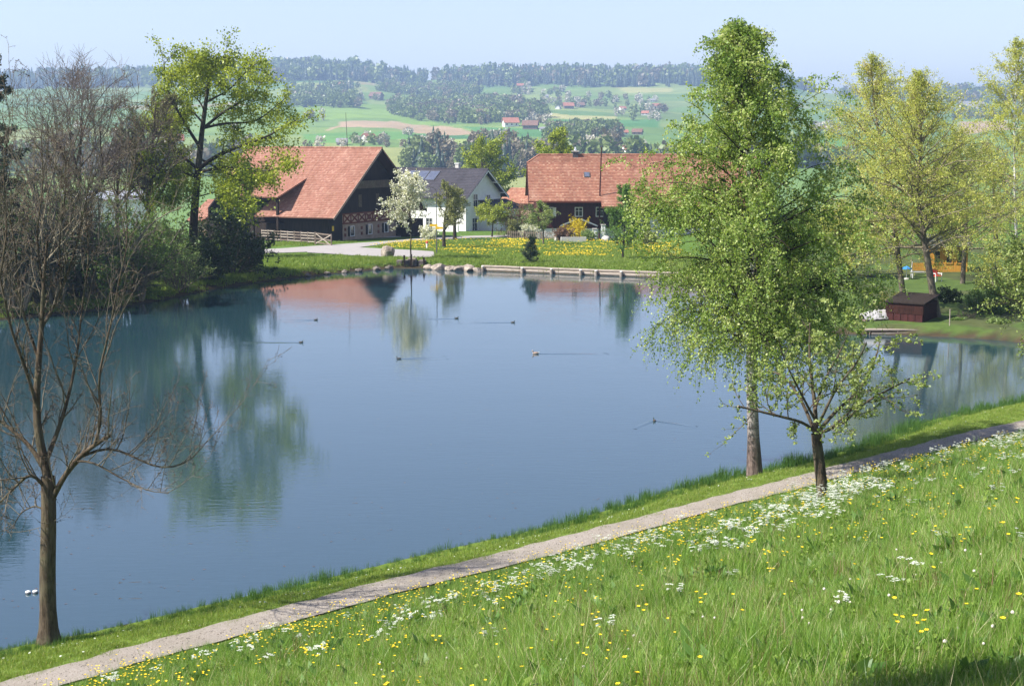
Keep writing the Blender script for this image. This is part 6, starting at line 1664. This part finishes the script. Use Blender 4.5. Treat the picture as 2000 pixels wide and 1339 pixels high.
    n = 7500; Y = np.sqrt(g.uniform(6**2, 46**2, n)); X = Y*g.uniform(-0.38, 0.38, n); t = (path_y(X)-Y)*0.74
    cl = sines(X, Y, 5, 71)*1.6+sines(X, Y, 1.6, 72)
    w = np.interp(t, [0.9, 2, 8, 13, 26], [0.3, 0.9, 0.9, 0.30, 0.12]); k = (t > 1.0) & (g.random(n) < w*np.clip(0.45+cl*1.3, 0.03, 1)) & (t > 1.9); X, Y = X[k], Y[k]
    scatter('buttercups', 'yellow buttercups sprinkled through the meadow', put(X, Y), rrot(g, len(X), 0.1), g.uniform(0.85, 1.3, len(X)), g.integers(0, 3, len(X)), bc)
    umb = []
    for i in range(3):
        parts = []; h = g.uniform(0.36, 0.48); parts.append((stem(h*0.75, 0.003), MAT['stem'])); m = MB()
        for j in range(5+2*i):
            a = g.uniform(0, 6.28); r = g.uniform(0.02, 0.13); c0 = np.array([r*math.cos(a), r*math.sin(a), h+g.uniform(-0.06, 0.04)])
            s = MB().tube([(0, 0, h*0.7), tuple(c0)], [0.002, 0.0015], 3, False); parts.append((s, MAT['stem']))
            for q in range(9):
                b = g.uniform(0, 6.28); rr = 0.034*math.sqrt(g.uniform(0, 1)); p = c0+np.array([rr*math.cos(b), rr*math.sin(b), g.uniform(-0.003, 0.006)]); z = 0.0085
                m.add([p+(-z, -z, 0), p+(z, -z, 0.001), p+(z, z, 0), p+(-z, z, 0.002)], [(0, 1, 2, 3)])
        parts.append((m, MAT['petal_white'])); umb.append(joined('umbel_%d' % i, parts))
    uc = proto_coll('umbel', umb)
    n = 30000; Y = np.sqrt(g.uniform(12**2, 60**2, n)); X = Y*g.uniform(-0.38, 0.38, n); t = (path_y(X)-Y)*0.74
    cl = sines(X, Y, 3.4, 81)*2.2+sines(X, Y, 1.2, 82)*1.6+sines(X, Y, 8.0, 83)*1.2
    w = np.interp(t, [3.0, 6.0, 9.0, 12, 15], [0.0, 0.26, 0.48, 0.32, 0.03])*np.interp(X, [-8, -2, 2, 7, 14], [0.06, 0.22, 0.6, 1.0, 1.0])
    k = (t > 2.8) & (g.random(n) < w*np.clip(cl+0.05, 0.0, 1)); X, Y = X[k], Y[k]
    scatter('cow_parsley', 'white cow parsley flowering in drifts along the path', put(X, Y), rrot(g, len(X), 0.12), g.uniform(0.75, 1.15, len(X)), g.integers(0, 3, len(X)), uc)
    clo = []
    for i in range(2):
        h = 0.14+0.06*i; parts = [(stem(h), MAT['stem'])]; m = MB().lathe((0, 0, h-0.006), [(0.004, 0), (0.011, 0.005), (0.0115, 0.012), (0.005, 0.02)], 7); parts.append((m, MAT['petal_clover'])); clo.append(joined('clover_%d' % i, parts))
    cc = proto_coll('clover_head', clo)
    n = 260; Y = np.sqrt(g.uniform(6**2, 18**2, n)); X = Y*g.uniform(-0.2, 0.38, n); t = (path_y(X)-Y)*0.74
    k = (t > 8) & (g.random(n) < np.clip(0.3+sines(X, Y, 2.2, 91)*1.5, 0.03, 1)); X, Y = X[k], Y[k]
    scatter('white_clover', 'white clover heads in the nearest meadow', put(X, Y), rrot(g, len(X), 0.2), g.uniform(0.9, 1.4, len(X)), g.integers(0, 2, len(X)), cc)
    dm = MB().lathe((0, 0, 0.045), [(0.011, 0), (0.013, 0.004), (0.003, 0.006)], 7); dz = proto_coll('daisy', [joined('daisy_0', [(dm, MAT['petal_white'])])])
    n = 7000; Y = g.uniform(25, 66, n); X = Y*g.uniform(-0.38, 0.38, n); t = (path_y(X)-Y)*0.74
    k = (t < -0.8) & (t > -3.6) & (g.random(n) < np.clip(0.2+sines(X, Y, 2.4, 95)*1.8, 0, 1)); X, Y = X[k], Y[k]; k = pond_sd(X, Y) > 0.7; X, Y = X[k], Y[k]
    scatter('daisies', 'white daisies in the short grass beside the path', put(X, Y), rrot(g, len(X), 0.2), g.uniform(1.0, 2.2, len(X)), np.zeros(len(X), int), dz)
    dl = MB().lathe((0, 0, 0.20), [(0.02, 0), (0.055, 0.02), (0.05, 0.04), (0.02, 0.05)], 7); dd = proto_coll('dandelion', [joined('dandelion_0', [(dl, MAT['petal_yellow'])])])
    Q = np.array([hit(*p)[:2] for p in ((716, 482), (745, 476), (820, 471), (900, 467), (1000, 469), (1180, 470), (1330, 472), (1330, 505), (1150, 503), (1000, 502), (900, 499), (860, 491), (780, 487))])
    lo, hi = Q.min(0), Q.max(0); n = 26000; q = g.uniform(lo, hi, (n, 2)); q = q[in_poly(q[:, 0], q[:, 1], Q)]
    k = g.random(len(q)) < np.clip(0.22+sines(q[:, 0], q[:, 1], 7, 97)*1.6+sines(q[:, 0], q[:, 1], 2.2, 98)*0.7, 0.02, 1)*0.42; q = q[k]
    scatter('dandelions', 'yellow dandelions crowding the far lawn', put(q[:, 0], q[:, 1]), rrot(g, len(q), 0.3), g.uniform(0.8, 1.3, len(q)), np.zeros(len(q), int), dd)
    peb = []
    for i in range(3):
        a = np.linspace(0, 6.28, 7)[:-1]; r = g.uniform(0.7, 1.2, 6)
        m = MB().add([(math.cos(q)*w*0.014, math.sin(q)*w*0.014, 0) for q, w in zip(a, r)]+[(0, 0, 0.014)], [(j, (j+1) % 6, 6) for j in range(6)]); peb.append(joined('pebble_%d' % i, [(m, MAT['rock_dark' if i == 1 else 'rock'])]))
    pc = proto_coll('pebble', peb)
    n = 5000; X = g.uniform(-12, 24, n); Y = np.interp(X, _pc[:, 0], _pc[:, 1])+g.normal(0, 0.42, n); k = in_view(X, Y); X, Y = X[k], Y[k]; P = put(X, Y); P[:, 2] += 0.036
    scatter('path_pebbles', 'loose small stones on the gravel footpath', P, rrot(g, len(X), 0.1), g.uniform(0.5, 1.3, len(X)), g.integers(0, 3, len(X)), pc)
    # litter on the water
    n = 7000; Y = g.uniform(33, 100, n); X = Y*g.uniform(-0.38, 0.3, n); k = (pond_sd(X, Y) < -1.0) & (g.random(n) < np.interp(Y, [33, 45, 75, 100], [0.8, 0.55, 0.2, 0.1])*np.clip(0.3+sines(X, Y, 5, 99)*1.6, 0.03, 1)); X, Y = X[k], Y[k]
    P = np.stack([X, Y, np.full(len(X), 0.006)], 1)
    V = []
    for p in P:
        a = g.normal(0, 0.5); s = g.uniform(0.02, 0.06); c, sn = math.cos(a)*s, math.sin(a)*s
        V += [p+(-c, -sn, 0), p+(sn*.4, -c*.4, 0.002), p+(c, sn, 0), p+(-sn*.4, c*.4, 0.001)]
    me = mesh_np('floating_litter', np.array(V), np.arange(len(V)).reshape(-1, 4), MAT['fleck']); tag(link('floating_litter', me), 'brown leaf litter floating on the near water', None, None, 'stuff')
meadow()

# tree beside the viewpoint whose shadow falls into the lower right corner
b = hit(2015, 1330) + SUNDIR*10.2; b[2] = hz1(b[0], b[1])
std_tree('maple_tree', 'leafy tree beside the viewpoint shading the lower right meadow corner', b, 301, 9.3, 0.2, 1.6, 'l_mid', 0.17, 'bark', 0.72, 20, 8, 6, 9, 0.05, 60)

# ------------------------------------------------------------------ the air
def haze():
    me = MB(); x, y0, y1, z0, z1 = 5600, -40, 9050, -60, 210
    m, nt, out = new_mat('haze_air')
    v = nt.nodes.new('ShaderNodeVolumePrincipled'); v.inputs['Color'].default_value = (0.50, 0.70, 1.0, 1); v.inputs['Density'].default_value = HAZE; v.inputs['Anisotropy'].default_value = 0.2
    nt.links.new(v.outputs[0], out.inputs['Volume'])
    m.cycles.homogeneous_volume = True if hasattr(m.cycles, 'homogeneous_volume') else None
    o = me.box(-x, x, y0, y1, z0, z1).build('haze', m); tag(o, 'thin bluish summer haze over the valley', None, None, 'stuff')
HAZE = 0.00025
haze()
